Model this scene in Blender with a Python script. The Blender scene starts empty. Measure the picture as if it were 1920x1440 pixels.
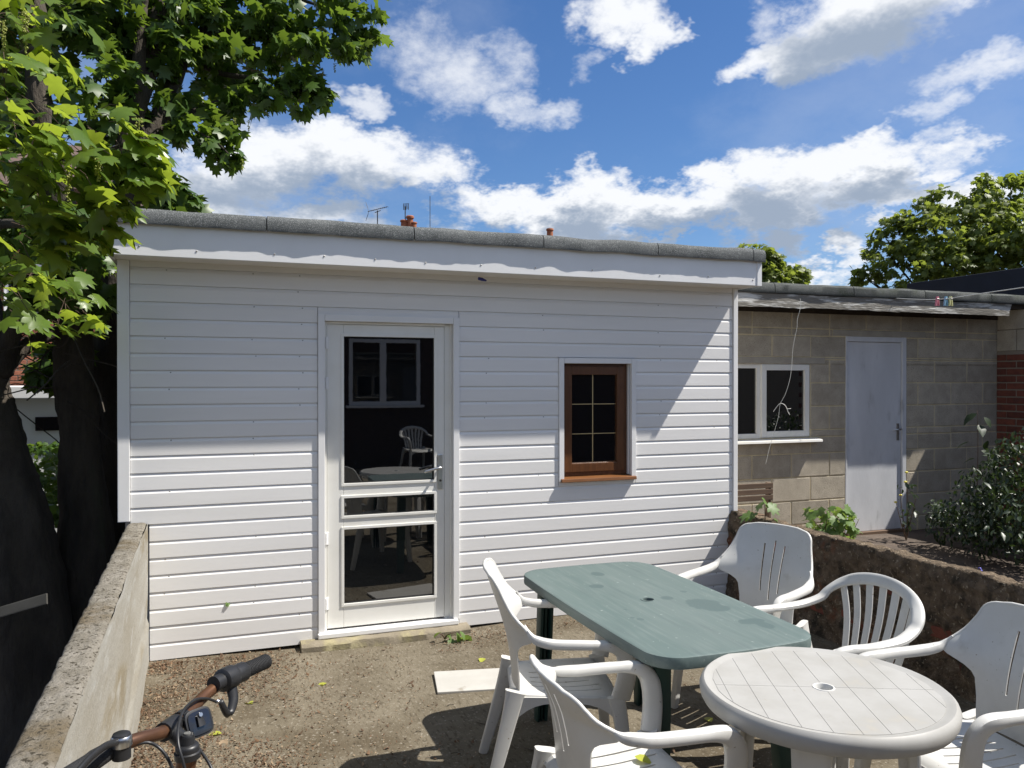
import bpy, bmesh, math, random
import numpy as np
from mathutils import Vector, Matrix, noise as mnoise

random.seed(7); RNG = np.random.default_rng(7)
scene = bpy.context.scene
COL = scene.collection
PI = math.pi

# ------------------------------------------------------------------ camera, world, sun, exposure
CAM_H = 1.68; FOC = 1500.0; HOR = 712.0
YAW = math.radians(20.34)
cam_d = bpy.data.cameras.new('camera'); cam = bpy.data.objects.new('camera', cam_d); COL.objects.link(cam)
cam_d.sensor_width = 36.0; cam_d.lens = 36.0 * FOC / 1920.0
cam_d.clip_start = 0.05; cam_d.clip_end = 800
cam.location = (0, 0, CAM_H)
cam.rotation_euler = (math.radians(90.0) - math.atan((720 - HOR) / FOC), 0, -YAW)
scene.camera = cam

SUNV = Vector((0.66, -0.236, 1.0)).normalized()
sun_d = bpy.data.lights.new('sun', 'SUN'); sun = bpy.data.objects.new('sun', sun_d); COL.objects.link(sun)
sun_d.energy = 5.0; sun_d.angle = math.radians(0.53); sun_d.color = (1.0, 0.955, 0.88)
sun.location = (6, -3, 12)
sun.rotation_euler = SUNV.to_track_quat('Z', 'Y').to_euler()

scene.render.engine = 'CYCLES'
vs = scene.view_settings
vs.view_transform = 'Standard'; vs.look = 'None'; vs.exposure = 0.68; vs.gamma = 1.0
vs.use_curve_mapping = False
scene.cycles.max_bounces = 6; scene.cycles.diffuse_bounces = 3
scene.cycles.use_denoising = True

CY, SY = math.cos(YAW), math.sin(YAW)
def W(px, py, depth):                      # a place seen towards (px, py) at a chosen distance
    xc = (px - 960) / FOC * depth; z = (HOR - py) / FOC * depth
    return Vector((xc * CY + depth * SY, -xc * SY + depth * CY, CAM_H + z))
def on_y(px, py, Y):
    u = (px - 960) / FOC
    d = Y / (-u * SY + CY); return W(px, py, d)
def on_z(px, py, Z):
    return W(px, py, (CAM_H - Z) * FOC / (py - HOR))

# ---- sky with fair-weather cumulus, laid out in azimuth and elevation of the place
world = bpy.data.worlds.new('World'); scene.world = world; world.use_nodes = True
def build_sky():
    nt = world.node_tree; nt.nodes.clear(); L = nt.links
    def N(t, **k):
        n = nt.nodes.new(t)
        for a, b in k.items(): setattr(n, a, b)
        return n
    def val(sock, v):
        if hasattr(v, 'is_output'): L.new(v, sock)
        else: sock.default_value = v
    def M(op, a, b=0.0, c=0.0, clamp=False):
        n = N('ShaderNodeMath', operation=op); n.use_clamp = clamp
        val(n.inputs[0], a); val(n.inputs[1], b); val(n.inputs[2], c); return n.outputs[0]
    def V(op, a, b=(0, 0, 0)):
        n = N('ShaderNodeVectorMath', operation=op); val(n.inputs[0], a)
        if b is not None: val(n.inputs[1], b)
        return n.outputs['Value'] if op in ('DOT_PRODUCT', 'LENGTH') else n.outputs[0]
    def smooth(v, lo, hi):
        n = N('ShaderNodeMapRange', interpolation_type='SMOOTHSTEP')
        val(n.inputs[0], v); n.inputs[1].default_value = lo; n.inputs[2].default_value = hi; return n.outputs[0]
    def mixc(f, a, b):
        n = N('ShaderNodeMix', data_type='RGBA'); val(n.inputs[0], f); val(n.inputs[6], a); val(n.inputs[7], b); return n.outputs[2]
    out = N('ShaderNodeOutputWorld'); bg = N('ShaderNodeBackground'); bg.inputs[1].default_value = 0.095
    sky = N('ShaderNodeTexSky', sky_type='NISHITA'); sky.sun_disc = False
    sky.sun_elevation = math.asin(SUNV.z); sky.sun_rotation = math.atan2(SUNV.x, SUNV.y)
    sky.air_density = 1.0; sky.dust_density = 0.5; sky.ozone_density = 2.2
    tc = N('ShaderNodeTexCoord'); d = V('NORMALIZE', tc.outputs['Generated'])
    sep = N('ShaderNodeSeparateXYZ'); L.new(d, sep.inputs[0]); x, y, z = sep.outputs
    az = M('ARCTAN2', x, y); el = M('ARCSINE', z)
    flat = V('DIVIDE', d, None); hgt = M('MAXIMUM', M('ADD', z, 0.40), 0.2); cz = N('ShaderNodeCombineXYZ')
    for i_ in range(3): L.new(hgt, cz.inputs[i_])
    L.new(cz.outputs[0], flat.node.inputs[1])
    def fbm(scale, detail, rough, seed=0.0):
        n = N('ShaderNodeTexNoise', noise_dimensions='2D'); L.new(V('ADD', flat, (seed, seed * .7, 0)), n.inputs['Vector']); scale /= 1.5
        n.inputs['Scale'].default_value = scale; n.inputs['Detail'].default_value = detail; n.inputs['Roughness'].default_value = rough
        return n
    n1 = fbm(8.0, 5, 0.66, 1.3); n2 = fbm(13.0, 7, 0.66, 4.1)
    comb = N('ShaderNodeCombineXYZ'); L.new(az, comb.inputs[0]); L.new(el, comb.inputs[1])
    warp = V('MULTIPLY', V('SUBTRACT', n1.outputs['Color'], (0.5, 0.5, 0.5)), (0.17, 0.10, 0.0))
    p = V('ADD', comb.outputs[0], warp)
    blobs = []
    def B(px, py, rx, ry, k=1.0):
        v = W(px, py, 10) - Vector((0, 0, CAM_H)); v.normalize()
        blobs.append((math.atan2(v.x, v.y), math.asin(v.z), rx / FOC * .98, ry / FOC * .98, k))
    # (image direction, half extents in pixels, density)
    B(1160, 25, 105, 55); B(1210, 75, 50, 40); B(1110, 125, 40, 28, .55)
    B(1560, 95, 130, 70, 1.2); B(1480, 125, 130, 40); B(1640, 10, 190, 80, 1.2); B(1440, 45, 60, 45, .8)
    B(1820, 140, 120, 32, .8); B(1900, 110, 60, 26, .7); B(1735, 205, 60, 30, .65)
    B(800, 95, 120, 75, .62); B(860, 150, 130, 70, .72); B(990, 200, 95, 45, .85); B(960, 110, 60, 45, .5); B(660, 188, 60, 26, .8)
    B(640, 300, 240, 70, 1.25); B(480, 300, 150, 70, 1.1); B(780, 325, 120, 50, 1.1); B(480, 225, 60, 25, .7); B(420, 345, 160, 55, 1.0)
    B(560, 400, 210, 36, 1.0); B(400, 395, 90, 40, .9)
    B(930, 390, 140, 55, 1.3); B(1130, 365, 95, 70, 1.3); B(1080, 405, 210, 58, 1.4); B(1290, 385, 190, 66, 1.4); B(1470, 335, 130, 68, 1.3)
    B(1430, 395, 210, 58, 1.35); B(1620, 300, 150, 46, 1.1); B(1740, 300, 110, 28, .9); B(1720, 265, 60, 26, .8); B(1570, 360, 130, 50, 1.2)
    B(1690, 375, 75, 32, 1.0); B(1800, 360, 110, 40, 1.0); B(1200, 455, 70, 18, 1.1); B(1600, 465, 42, 42, 1.0); B(1470, 465, 50, 34, .9); B(1530, 515, 110, 26, 1.0)
    def field(pos, least=0.0, most=9.0):
        acc = None
        for (a, e, ra, re, k) in blobs:
            if k < least or k > most: continue
            q = V('MULTIPLY', V('SUBTRACT', pos, (a, e, 0)), (1 / ra, 1 / re, 0))
            g = M('MULTIPLY_ADD', V('DOT_PRODUCT', q, q), -k, k)
            acc = g if acc is None else M('MAXIMUM', acc, g)
        return acc
    f0 = field(p, .90); ft = field(p, 0, .899)
    f1 = field(V('ADD', p, (0.010, 0.040, 0)), 1.09)
    # sky outside the frame; its unseen cloud cover is raised for brighter fill light
    g1 = fbm(2.6, 3, 0.6, 9.0)
    fwd = Vector((SY, CY, 0.15)).normalized()
    away = smooth(V('DOT_PRODUCT', d, tuple(fwd)), 0.86, 0.72)
    gen = M('MULTIPLY_ADD', smooth(g1.outputs[0], 0.40, 0.56), 1.7, -0.6)
    gen = M('SUBTRACT', M('MULTIPLY', M('ADD', gen, 1.0), away), 1.0)
    f0 = M('MAXIMUM', f0, gen); f1 = M('MAXIMUM', f1, M('SUBTRACT', gen, 0.15))
    det = M('MULTIPLY', M('SUBTRACT', n2.outputs[0], 0.5), 2.0)
    dens = M('MAXIMUM', smooth(M('ADD', f0, det), 0.0, 1.0), M('MULTIPLY', smooth(M('ADD', ft, det), -0.1, 1.15), 0.80))
    thin = smooth(M('ADD', M('MULTIPLY', g1.outputs[0], 1.2), M('MULTIPLY', n1.outputs[0], .5)), 0.72, 1.25)   # faint cirrus veil
    shade = smooth(M('ADD', f1, M('MULTIPLY', det, 0.6)), 0.0, 1.25)
    cloudc = mixc(shade, (6.3, 6.45, 6.7, 1), (2.3, 2.8, 3.6, 1))
    hs = N('ShaderNodeHueSaturation'); hs.inputs['Saturation'].default_value = 1.15; hs.inputs['Value'].default_value = 0.70
    tint = N('ShaderNodeMix', data_type='RGBA', blend_type='MULTIPLY'); tint.inputs[0].default_value = 1.0; tint.inputs[7].default_value = (.90, .97, 1.14, 1)
    L.new(sky.outputs[0], tint.inputs[6]); L.new(tint.outputs[2], hs.inputs['Color'])
    base = mixc(M('MULTIPLY', thin, 0.25), hs.outputs[0], (4.0, 4.5, 5.4, 1))
    up = smooth(z, -0.02, 0.03)
    col = mixc(M('MULTIPLY', dens, up), base, cloudc)
    L.new(col, bg.inputs[0]); L.new(bg.outputs[0], out.inputs[0])
    world.cycles.sampling_method = 'MANUAL'; world.cycles.sample_map_resolution = 512
build_sky()

# ------------------------------------------------------------------ helpers
MATS = {}
def material(name, c1, c2=None, scale=6.0, detail=6, rough=0.6, spec=0.5, bump=0.0, bump_scale=60.0, stain=None, stain_scale=2.0,
             stain_lo=0.55, stain_hi=0.7, stain_amt=0.8, stretch=(1, 1, 1), rnd=0.0, speck=None, speck_scale=400.0, speck_lo=.6, speck_hi=.68,
             bump_dist=0.01, rough_var=0.0, ior=None, metal=0.0, coat=0.0, stain2=None, s2_scale=6.0, s2_lo=.6, s2_hi=.7, s2_amt=.8, s2_stretch=(1, 1, 1), bstretch=None):
    m = bpy.data.materials.new(name); m.use_nodes = True; MATS[name] = m
    nt = m.node_tree; L = nt.links; P = nt.nodes['Principled BSDF']
    P.inputs['Roughness'].default_value = rough; P.inputs['Specular IOR Level'].default_value = spec
    P.inputs['Metallic'].default_value = metal; P.inputs['Coat Weight'].default_value = coat
    if ior: P.inputs['IOR'].default_value = ior
    tc = nt.nodes.new('ShaderNodeTexCoord')
    geo = nt.nodes.new('ShaderNodeNewGeometry')
    oi = nt.nodes.new('ShaderNodeObjectInfo')
    def vec(st):
        mp = nt.nodes.new('ShaderNodeMapping'); L.new(geo.outputs['Position'], mp.inputs[0]); mp.inputs['Scale'].default_value = st; return mp.outputs[0]
    def noise(sc, det, st=(1, 1, 1), ro=0.6):
        n = nt.nodes.new('ShaderNodeTexNoise'); L.new(vec(st), n.inputs['Vector'])
        n.inputs['Scale'].default_value = sc; n.inputs['Detail'].default_value = det; n.inputs['Roughness'].default_value = ro; return n.outputs[0]
    def ramp(v, lo, hi):
        n = nt.nodes.new('ShaderNodeMapRange'); n.interpolation_type = 'SMOOTHSTEP'; L.new(v, n.inputs[0])
        n.inputs[1].default_value = lo; n.inputs[2].default_value = hi; return n.outputs[0]
    def mul(v, k):
        n = nt.nodes.new('ShaderNodeMath'); n.operation = 'MULTIPLY'; L.new(v, n.inputs[0]); n.inputs[1].default_value = k; return n.outputs[0]
    def mix(f, a, b):
        n = nt.nodes.new('ShaderNodeMix'); n.data_type = 'RGBA'
        for s, v in ((0, f), (6, a), (7, b)):
            if hasattr(v, 'is_output'): L.new(v, n.inputs[s])
            else: n.inputs[s].default_value = v if s == 0 else (*v, 1)
        return n.outputs[2]
    col = c1
    if c2: col = mix(ramp(noise(scale, detail, stretch), .3, .7), c1, c2)
    if stain: col = mix(mul(ramp(noise(stain_scale, 7, stretch), stain_lo, stain_hi), stain_amt), col, stain)
    if stain2: col = mix(mul(ramp(noise(s2_scale, 6, s2_stretch), s2_lo, s2_hi), s2_amt), col, stain2)
    if speck: col = mix(ramp(noise(speck_scale, 2), speck_lo, speck_hi), col, speck)
    if rnd:
        hs = nt.nodes.new('ShaderNodeHueSaturation')
        mr = nt.nodes.new('ShaderNodeMapRange'); L.new(oi.outputs['Random'], mr.inputs[0]); mr.inputs[3].default_value = 1 - rnd; mr.inputs[4].default_value = 1 + rnd
        L.new(mr.outputs[0], hs.inputs['Value'])
        if hasattr(col, 'is_output'): L.new(col, hs.inputs['Color'])
        else: hs.inputs['Color'].default_value = (*col, 1)
        col = hs.outputs[0]
    if hasattr(col, 'is_output'): L.new(col, P.inputs['Base Color'])
    else: P.inputs['Base Color'].default_value = (*col, 1)
    if rough_var:
        mr = nt.nodes.new('ShaderNodeMapRange'); L.new(noise(scale * 2, 4), mr.inputs[0])
        mr.inputs[3].default_value = rough - rough_var; mr.inputs[4].default_value = rough + rough_var; L.new(mr.outputs[0], P.inputs['Roughness'])
    if bump:
        b = nt.nodes.new('ShaderNodeBump'); b.inputs['Strength'].default_value = bump; b.inputs['Distance'].default_value = bump_dist
        L.new(noise(bump_scale, 6, bstretch or stretch, .65), b.inputs['Height']); L.new(b.outputs[0], P.inputs['Normal'])
    return m

def add_spots(m, spots, col, amt):
    nt = m.node_tree; L = nt.links; P = nt.nodes['Principled BSDF']; src = P.inputs['Base Color'].links[0].from_socket
    geo = nt.nodes.new('ShaderNodeNewGeometry'); acc = None
    for (x, y, rx, ry) in spots:
        a = nt.nodes.new('ShaderNodeVectorMath'); a.operation = 'SUBTRACT'; L.new(geo.outputs['Position'], a.inputs[0]); a.inputs[1].default_value = (x, y, 0)
        b = nt.nodes.new('ShaderNodeVectorMath'); b.operation = 'MULTIPLY'; L.new(a.outputs[0], b.inputs[0]); b.inputs[1].default_value = (1 / rx, 1 / ry, 0)
        c = nt.nodes.new('ShaderNodeVectorMath'); c.operation = 'LENGTH'; L.new(b.outputs[0], c.inputs[0])
        if acc is None: acc = c.outputs['Value']
        else:
            d = nt.nodes.new('ShaderNodeMath'); d.operation = 'MINIMUM'; L.new(acc, d.inputs[0]); L.new(c.outputs['Value'], d.inputs[1]); acc = d.outputs[0]
    n = nt.nodes.new('ShaderNodeTexNoise'); n.inputs['Scale'].default_value = 30; L.new(geo.outputs['Position'], n.inputs['Vector'])
    e = nt.nodes.new('ShaderNodeMath'); e.operation = 'MULTIPLY_ADD'; L.new(n.outputs[0], e.inputs[0]); e.inputs[1].default_value = .5; L.new(acc, e.inputs[2])
    f = nt.nodes.new('ShaderNodeMapRange'); L.new(e.outputs[0], f.inputs[0]); f.inputs[1].default_value = 1.32; f.inputs[2].default_value = 1.18; f.inputs[3].default_value = 0; f.inputs[4].default_value = amt
    g = nt.nodes.new('ShaderNodeMix'); g.data_type = 'RGBA'; L.new(f.outputs[0], g.inputs[0]); L.new(src, g.inputs[6]); g.inputs[7].default_value = (*col, 1); L.new(g.outputs[2], P.inputs['Base Color'])

def leaf_material(name, c1, c2, trans, amt=0.45, rough=0.45, scale=3.0):
    m = bpy.data.materials.new(name); m.use_nodes = True; MATS[name] = m
    nt = m.node_tree; L = nt.links; P = nt.nodes['Principled BSDF']; out = nt.nodes['Material Output']
    P.inputs['Roughness'].default_value = rough; P.inputs['Specular IOR Level'].default_value = 0.45
    geo = nt.nodes.new('ShaderNodeNewGeometry')
    n = nt.nodes.new('ShaderNodeTexNoise'); n.inputs['Scale'].default_value = scale; L.new(geo.outputs['Position'], n.inputs['Vector'])
    ri = nt.nodes.new('ShaderNodeMath'); ri.operation = 'MULTIPLY_ADD'; L.new(geo.outputs['Random Per Island'], ri.inputs[0]); ri.inputs[1].default_value = .5
    L.new(n.outputs[0], ri.inputs[2])
    mr = nt.nodes.new('ShaderNodeMapRange'); L.new(ri.outputs[0], mr.inputs[0]); mr.inputs[1].default_value = .4; mr.inputs[2].default_value = 1.1
    mx = nt.nodes.new('ShaderNodeMix'); mx.data_type = 'RGBA'; L.new(mr.outputs[0], mx.inputs[0])
    mx.inputs[6].default_value = (*c1, 1); mx.inputs[7].default_value = (*c2, 1); L.new(mx.outputs[2], P.inputs['Base Color'])
    t = nt.nodes.new('ShaderNodeBsdfTranslucent'); t.inputs[0].default_value = (*trans, 1)
    ms = nt.nodes.new('ShaderNodeMixShader'); ms.inputs[0].default_value = amt
    L.new(P.outputs[0], ms.inputs[1]); L.new(t.outputs[0], ms.inputs[2]); L.new(ms.outputs[0], out.inputs[0])
    return m

ORG = {}
def org(o):
    return ORG.get(o.name, Vector((0, 0, 0)))
def thing(name, loc, label, cat, group=None, rz=0.0):
    o = bpy.data.objects.new(name, None); COL.objects.link(o); o.location = loc; o.rotation_euler = (0, 0, rz)
    o.empty_display_size = 0.1
    ORG[o.name] = Vector(loc); tag(o, label, cat, group); return o
def tag(o, label=None, cat=None, group=None, kind=None):
    if label: o['label'] = label
    if cat: o['category'] = cat
    if group: o['group'] = group
    if kind: o['kind'] = kind
    return o

class MB:
    """collects faces; build() links them as one mesh object"""
    def __init__(s): s.v = []; s.f = []
    def add(s, vs, fs):
        n = len(s.v); s.v += [tuple(q) for q in vs]; s.f += [tuple(i + n for i in f) for f in fs]; return s
    def box(s, x0, x1, y0, y1, z0, z1):
        return s.add([(x0, y0, z0), (x1, y0, z0), (x1, y1, z0), (x0, y1, z0), (x0, y0, z1), (x1, y0, z1), (x1, y1, z1), (x0, y1, z1)],
                     [(0, 3, 2, 1), (4, 5, 6, 7), (0, 1, 5, 4), (1, 2, 6, 5), (2, 3, 7, 6), (3, 0, 4, 7)])
    def prism(s, poly, axis, a, b):
        """poly: 2-D outline swept along axis from a to b"""
        n = len(poly)
        def p3(q, t):
            return {'x': (t, q[0], q[1]), 'y': (q[0], t, q[1]), 'z': (q[0], q[1], t)}[axis]
        vs = [p3(q, a) for q in poly] + [p3(q, b) for q in poly]
        return s.add(vs, [tuple(range(n - 1, -1, -1)), tuple(range(n, 2 * n))] + [(i, (i + 1) % n, n + (i + 1) % n, n + i) for i in range(n)])
    def sweep(s, pts, sec, ref, n=8, power=2.0, caps=True):
        """pts along a path; sec: (half size along ref, half size across) for each point; ref: a vector or one for each point"""
        P = [Vector(q) for q in pts]; m = len(P); vs = []
        for i in range(m):
            t = (P[min(i + 1, m - 1)] - P[max(i - 1, 0)]).normalized()
            r = Vector(ref[i] if isinstance(ref, list) else ref)
            a = (r - t * r.dot(t)).normalized(); b = t.cross(a)
            ha, hb = sec[i]
            for k in range(n):
                th = 2 * PI * (k + .5) / n; c, q = math.cos(th), math.sin(th)
                c = math.copysign(abs(c) ** (2 / power), c); q = math.copysign(abs(q) ** (2 / power), q)
                vs.append(P[i] + a * (ha * c) + b * (hb * q))
        fs = [(i * n + k, i * n + (k + 1) % n, (i + 1) * n + (k + 1) % n, (i + 1) * n + k) for i in range(m - 1) for k in range(n)]
        if caps: fs += [tuple(range(n - 1, -1, -1)), tuple((m - 1) * n + k for k in range(n))]
        return s.add(vs, fs)
    def tube(s, pts, r, n=8):
        P = [Vector(q) for q in pts]; rr = r if isinstance(r, (list, tuple)) else [r] * len(P)
        d = P[-1] - P[0]; ref = Vector((0, 0, 1)) if abs(d.normalized().z) < .8 else Vector((1, 0.2, 0))
        return s.sweep(P, [(q, q) for q in rr], ref, n)
    def lathe(s, prof, c=(0, 0, 0), n=24, caps=True):
        vs = []; m = len(prof)
        for (r, z) in prof:
            for k in range(n):
                th = 2 * PI * k / n; vs.append((c[0] + r * math.cos(th), c[1] + r * math.sin(th), c[2] + z))
        fs = [(i * n + k, i * n + (k + 1) % n, (i + 1) * n + (k + 1) % n, (i + 1) * n + k) for i in range(m - 1) for k in range(n)]
        if caps: fs += [tuple(range(n - 1, -1, -1)), tuple((m - 1) * n + k for k in range(n))]
        return s.add(vs, fs)
    def build(s, name, mat, parent=None, smooth=False, bevel=0.0, local=False, segs=2):
        o0 = Vector((0, 0, 0)) if (parent is None or local) else org(parent)
        me = bpy.data.meshes.new(name)
        me.from_pydata([(x - o0.x, y - o0.y, z - o0.z) for x, y, z in s.v], [], s.f)
        bm = bmesh.new(); bm.from_mesh(me)
        bmesh.ops.recalc_face_normals(bm, faces=bm.faces)
        if bevel: bmesh.ops.bevel(bm, geom=[e for e in bm.edges if len(e.link_faces) == 2 and e.calc_face_angle(0) > .6], offset=bevel, segments=segs, affect='EDGES', profile=.6)
        bm.to_mesh(me); bm.free()
        return link(name, me, mat, parent, smooth)
def link(name, me, mat, parent=None, smooth=False):
    me.materials.clear(); me.materials.append(MATS[mat])
    if smooth: me.shade_smooth()
    if smooth == 'auto': me.set_sharp_from_angle(angle=math.radians(38))
    o = bpy.data.objects.new(name, me); COL.objects.link(o)
    if parent is not None: o.parent = parent; ORG[o.name] = org(parent)
    return o
def copy_tree(o, parent=None):
    c = o.copy(); COL.objects.link(c)
    if parent is not None: c.parent = parent
    ORG[c.name] = org(o)
    for ch in list(o.children): copy_tree(ch, c)
    return c
def catmull(pts, k=6):
    P = [Vector(p) for p in pts]; out = []
    for i in range(len(P) - 1):
        a, b, c, d = P[max(i - 1, 0)], P[i], P[i + 1], P[min(i + 2, len(P) - 1)]
        for j in range(k):
            t = j / k
            out.append(.5 * (2 * b + (c - a) * t + (2 * a - 5 * b + 4 * c - d) * t * t + (3 * b - a - 3 * c + d) * t ** 3))
    out.append(P[-1]); return out
def lerp(a, b, t): return a + (b - a) * t
def interp(tbl, x):
    for (x0, y0), (x1, y1) in zip(tbl, tbl[1:]):
        if x <= x1: return lerp(y0, y1, max(0, (x - x0)) / (x1 - x0))
    return tbl[-1][1]
def nz(x, y=0, z=0): return mnoise.noise((x, y, z))

# ------------------------------------------------------------------ materials
material('white_upvc', (.82, .81, .80), (.77, .76, .745), scale=1.6, rough=.32, spec=.45, bump=.06, bump_scale=7, rnd=.02, stain=(.50, .45, .38), stain_scale=3.5, stain_lo=.62, stain_hi=.85, stain_amt=.28, stretch=(.4, 1, 3))
material('white_trim', (.82, .815, .81), (.78, .775, .765), scale=2.5, rough=.3, spec=.45)
material('soffit_white', (.78, .76, .72), (.72, .70, .66), scale=2, rough=.45)
material('door_white', (.80, .79, .745), (.75, .735, .68), scale=4, rough=.38, stain=(.45, .38, .25), stain_scale=5, stain_lo=.66, stain_hi=.85, stain_amt=.35)
material('dark_glass', (.004, .005, .006), rough=.012, spec=.5, ior=2.15, bump=.010, bump_scale=1.6, bump_dist=.01, speck=(.10, .10, .10), speck_scale=75, speck_lo=.76, speck_hi=.80)
material('rubber', (.02, .02, .02), rough=.6)
material('brown_frame', (.125, .048, .015), (.085, .032, .010), scale=9, rough=.38, stretch=(6, 6, .7), bump=.1, bump_scale=30)
material('brown_sill', (.20, .085, .03), (.15, .06, .02), scale=9, rough=.35, stretch=(.7, 6, 6))
material('gold_bar', (.62, .48, .25), rough=.35, metal=.4)
material('felt', (0.1215, 0.1278, 0.1278), (0.0855, 0.0918, 0.0918), scale=5, rough=.95, spec=.15, speck=(0.2970, 0.3060, 0.3060), speck_scale=240, speck_lo=.5, speck_hi=.66, bump=.8, bump_scale=260, bump_dist=.004, stain=(0.0540, 0.0594, 0.0576), stain_scale=4, stain_lo=.5, stain_hi=.75, stain_amt=.6)
material('old_felt', (.10, .105, .10), (.065, .07, .066), scale=5, rough=.95, spec=.15, speck=(.22, .23, .22), speck_scale=240, speck_lo=.55, speck_hi=.7, bump=.8, bump_scale=200, bump_dist=.004, stain=(.05, .06, .04), stain_scale=5, stain_lo=.5, stain_hi=.7, stain_amt=.6)
material('concrete_yard', (0.1701, 0.1462, 0.1073), (0.1193, 0.1002, 0.0704), scale=3.2, detail=9, rough=.94, spec=.15, bump=.8, bump_scale=70, bump_dist=.006,
         stain=(0.0806, 0.0626, 0.0394), stain_scale=1.5, stain_lo=.45, stain_hi=.68, stain_amt=.8, speck=(0.2565, 0.2297, 0.1850), speck_scale=58, speck_lo=.57, speck_hi=.74,
         stain2=(0.0626, 0.0501, 0.0328), s2_scale=38, s2_lo=.50, s2_hi=.68, s2_amt=.7, s2_stretch=(1.7, .45, 1))
material('step_concrete', (.24, .205, .15), (.16, .135, .095), scale=8, rough=.95, bump=.7, bump_scale=50, bump_dist=.008, stain=(.34, .30, .17), stain_scale=4, stain_lo=.5, stain_hi=.65)
material('wall_concrete', (0.2700, 0.2475, 0.2115), (0.1800, 0.1620, 0.1305), scale=14, detail=9, rough=.97, spec=.15, bump=1.0, bump_scale=75, bump_dist=.014, speck=(0.0585, 0.0495, 0.0360), speck_scale=70, speck_lo=.55, speck_hi=.66,
         stain=(0.1080, 0.0765, 0.0360), stain_scale=2.6, stain_lo=.52, stain_hi=.68, stain_amt=.75)
material('wall_render', (0.3330, 0.3195, 0.2835), (0.2610, 0.2385, 0.1935), scale=3, rough=.9, spec=.2, bump=.5, bump_scale=45, bstretch=(1, 1, 1), stretch=(1, .30, 1.3), stain=(0.1980, 0.1575, 0.0900), stain_scale=3.4, stain_lo=.48, stain_hi=.64, stain_amt=.7, stain2=(0.4140, 0.4095, 0.3870), s2_scale=6, s2_lo=.52, s2_hi=.66, s2_amt=.6, s2_stretch=(1, .35, 1.5), speck=(0.1440, 0.1170, 0.0765), speck_scale=60, speck_lo=.66, speck_hi=.74)
material('old_render', (.235, .178, .125), (.105, .082, .060), scale=17, detail=10, rough=.97, spec=.1, bump=1.0, bump_scale=34, bump_dist=.05, stain=(.26, .10, .055), stain_scale=4.2, stain_lo=.56, stain_hi=.68, stain_amt=.7,
         stain2=(.045, .040, .032), s2_scale=9, s2_lo=.48, s2_hi=.66, s2_amt=.85, speck=(.36, .30, .22), speck_scale=44, speck_lo=.60, speck_hi=.70)
material('block_grey', (.44, .39, .31), (.35, .31, .245), scale=9, rough=.95, spec=.2, bump=.7, bump_scale=120, bump_dist=.005, rnd=.10, speck=(.13, .115, .09), speck_scale=170, speck_lo=.60, speck_hi=.7)
material('mortar', (.62, .53, .34), (.50, .42, .27), scale=9, rough=.95, bump=.5, bump_scale=90)
material('lintel_grey', (.40, .365, .30), (.32, .29, .24), scale=6, rough=.95, bump=.4, bump_scale=90)
material('red_brick', (0.1728, 0.0518, 0.0302), (0.1152, 0.0346, 0.0230), scale=18, rough=.93, bump=.5, bump_scale=90, rnd=.22, stain=(0.0720, 0.0360, 0.0288), stain_scale=9, stain_lo=.55, stain_hi=.7)
material('house_brick', (.30, .115, .065), (.22, .08, .048), scale=16, rough=.93, rnd=.25)
material('sooty_brick', (.060, .036, .028), (.042, .026, .021), scale=16, rough=.95)
material('brick_mortar', (.25, .215, .17), rough=.95)
material('peeling_paint', (.62, .61, .57), (.50, .49, .45), scale=8, rough=.7, stretch=(.35, 1, 3), bump=.8, bump_scale=34, bump_dist=.012, stain=(.15, .135, .11), stain_scale=7.0, stain_lo=.40, stain_hi=.52, stain_amt=.92, stain2=(.05, .042, .03), s2_scale=9, s2_lo=.62, s2_hi=.7, s2_amt=.9, s2_stretch=(.3, 1, 3))
material('dark_timber', (.045, .033, .022), (.025, .018, .012), scale=8, rough=.9)
material('shed_door', (.62, .63, .65), (.54, .55, .57), scale=3, rough=.55, stain=(.27, .27, .27), stain_scale=5, stain_lo=.55, stain_hi=.75, stain_amt=.6, stretch=(1.5, 1, .5), bump=.12, bump_scale=18)
material('navy_cladding', (.012, .016, .028), (.009, .012, .02), scale=4, rough=.75)
material('patio_stone', (0.1046, 0.0777, 0.0594), (0.0642, 0.0486, 0.0378), scale=5, detail=9, rough=.95, bump=.6, bump_scale=40, speck=(0.2295, 0.2093, 0.1823), speck_scale=34, speck_lo=.68, speck_hi=.76)
material('soil', (.055, .040, .026), (.030, .022, .015), scale=5, rough=1.0, bump=.9, bump_scale=30, bump_dist=.03)
material('bark', (0.0735, 0.0588, 0.0434), (0.0350, 0.0280, 0.0210), scale=9, rough=.95, stretch=(1, 1, .25), bump=1.0, bump_scale=26, bump_dist=.03, stain=(0.0595, 0.0630, 0.0350), stain_scale=3, stain_lo=.6, stain_hi=.75)
material('twig', (.10, .062, .040), rough=.8)
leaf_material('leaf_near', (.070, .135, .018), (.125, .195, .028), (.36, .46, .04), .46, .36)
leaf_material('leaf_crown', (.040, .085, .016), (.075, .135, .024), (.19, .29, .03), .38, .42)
leaf_material('leaf_far', (.085, .125, .024), (.14, .18, .038), (.30, .37, .05), .42, .5, .8)
leaf_material('leaf_shrub', (.020, .036, .017), (.038, .058, .030), (.06, .10, .02), .2, .42)
leaf_material('leaf_seedling', (.085, .16, .035), (.13, .21, .055), (.25, .36, .06), .35, .5)
leaf_material('flower_green', (.30, .34, .06), (.38, .40, .09), (.45, .48, .08), .35, .6)
leaf_material('fallen_yellow', (.42, .42, .05), (.36, .40, .06), (.45, .45, .05), .25, .5)
leaf_material('litter', (.16, .092, .048), (.075, .046, .028), (.18, .09, .04), .15, .8, 9.0)
leaf_material('litter_pale', (.32, .24, .155), (.20, .14, .085), (.3, .2, .1), .15, .8, 9.0)
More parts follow.
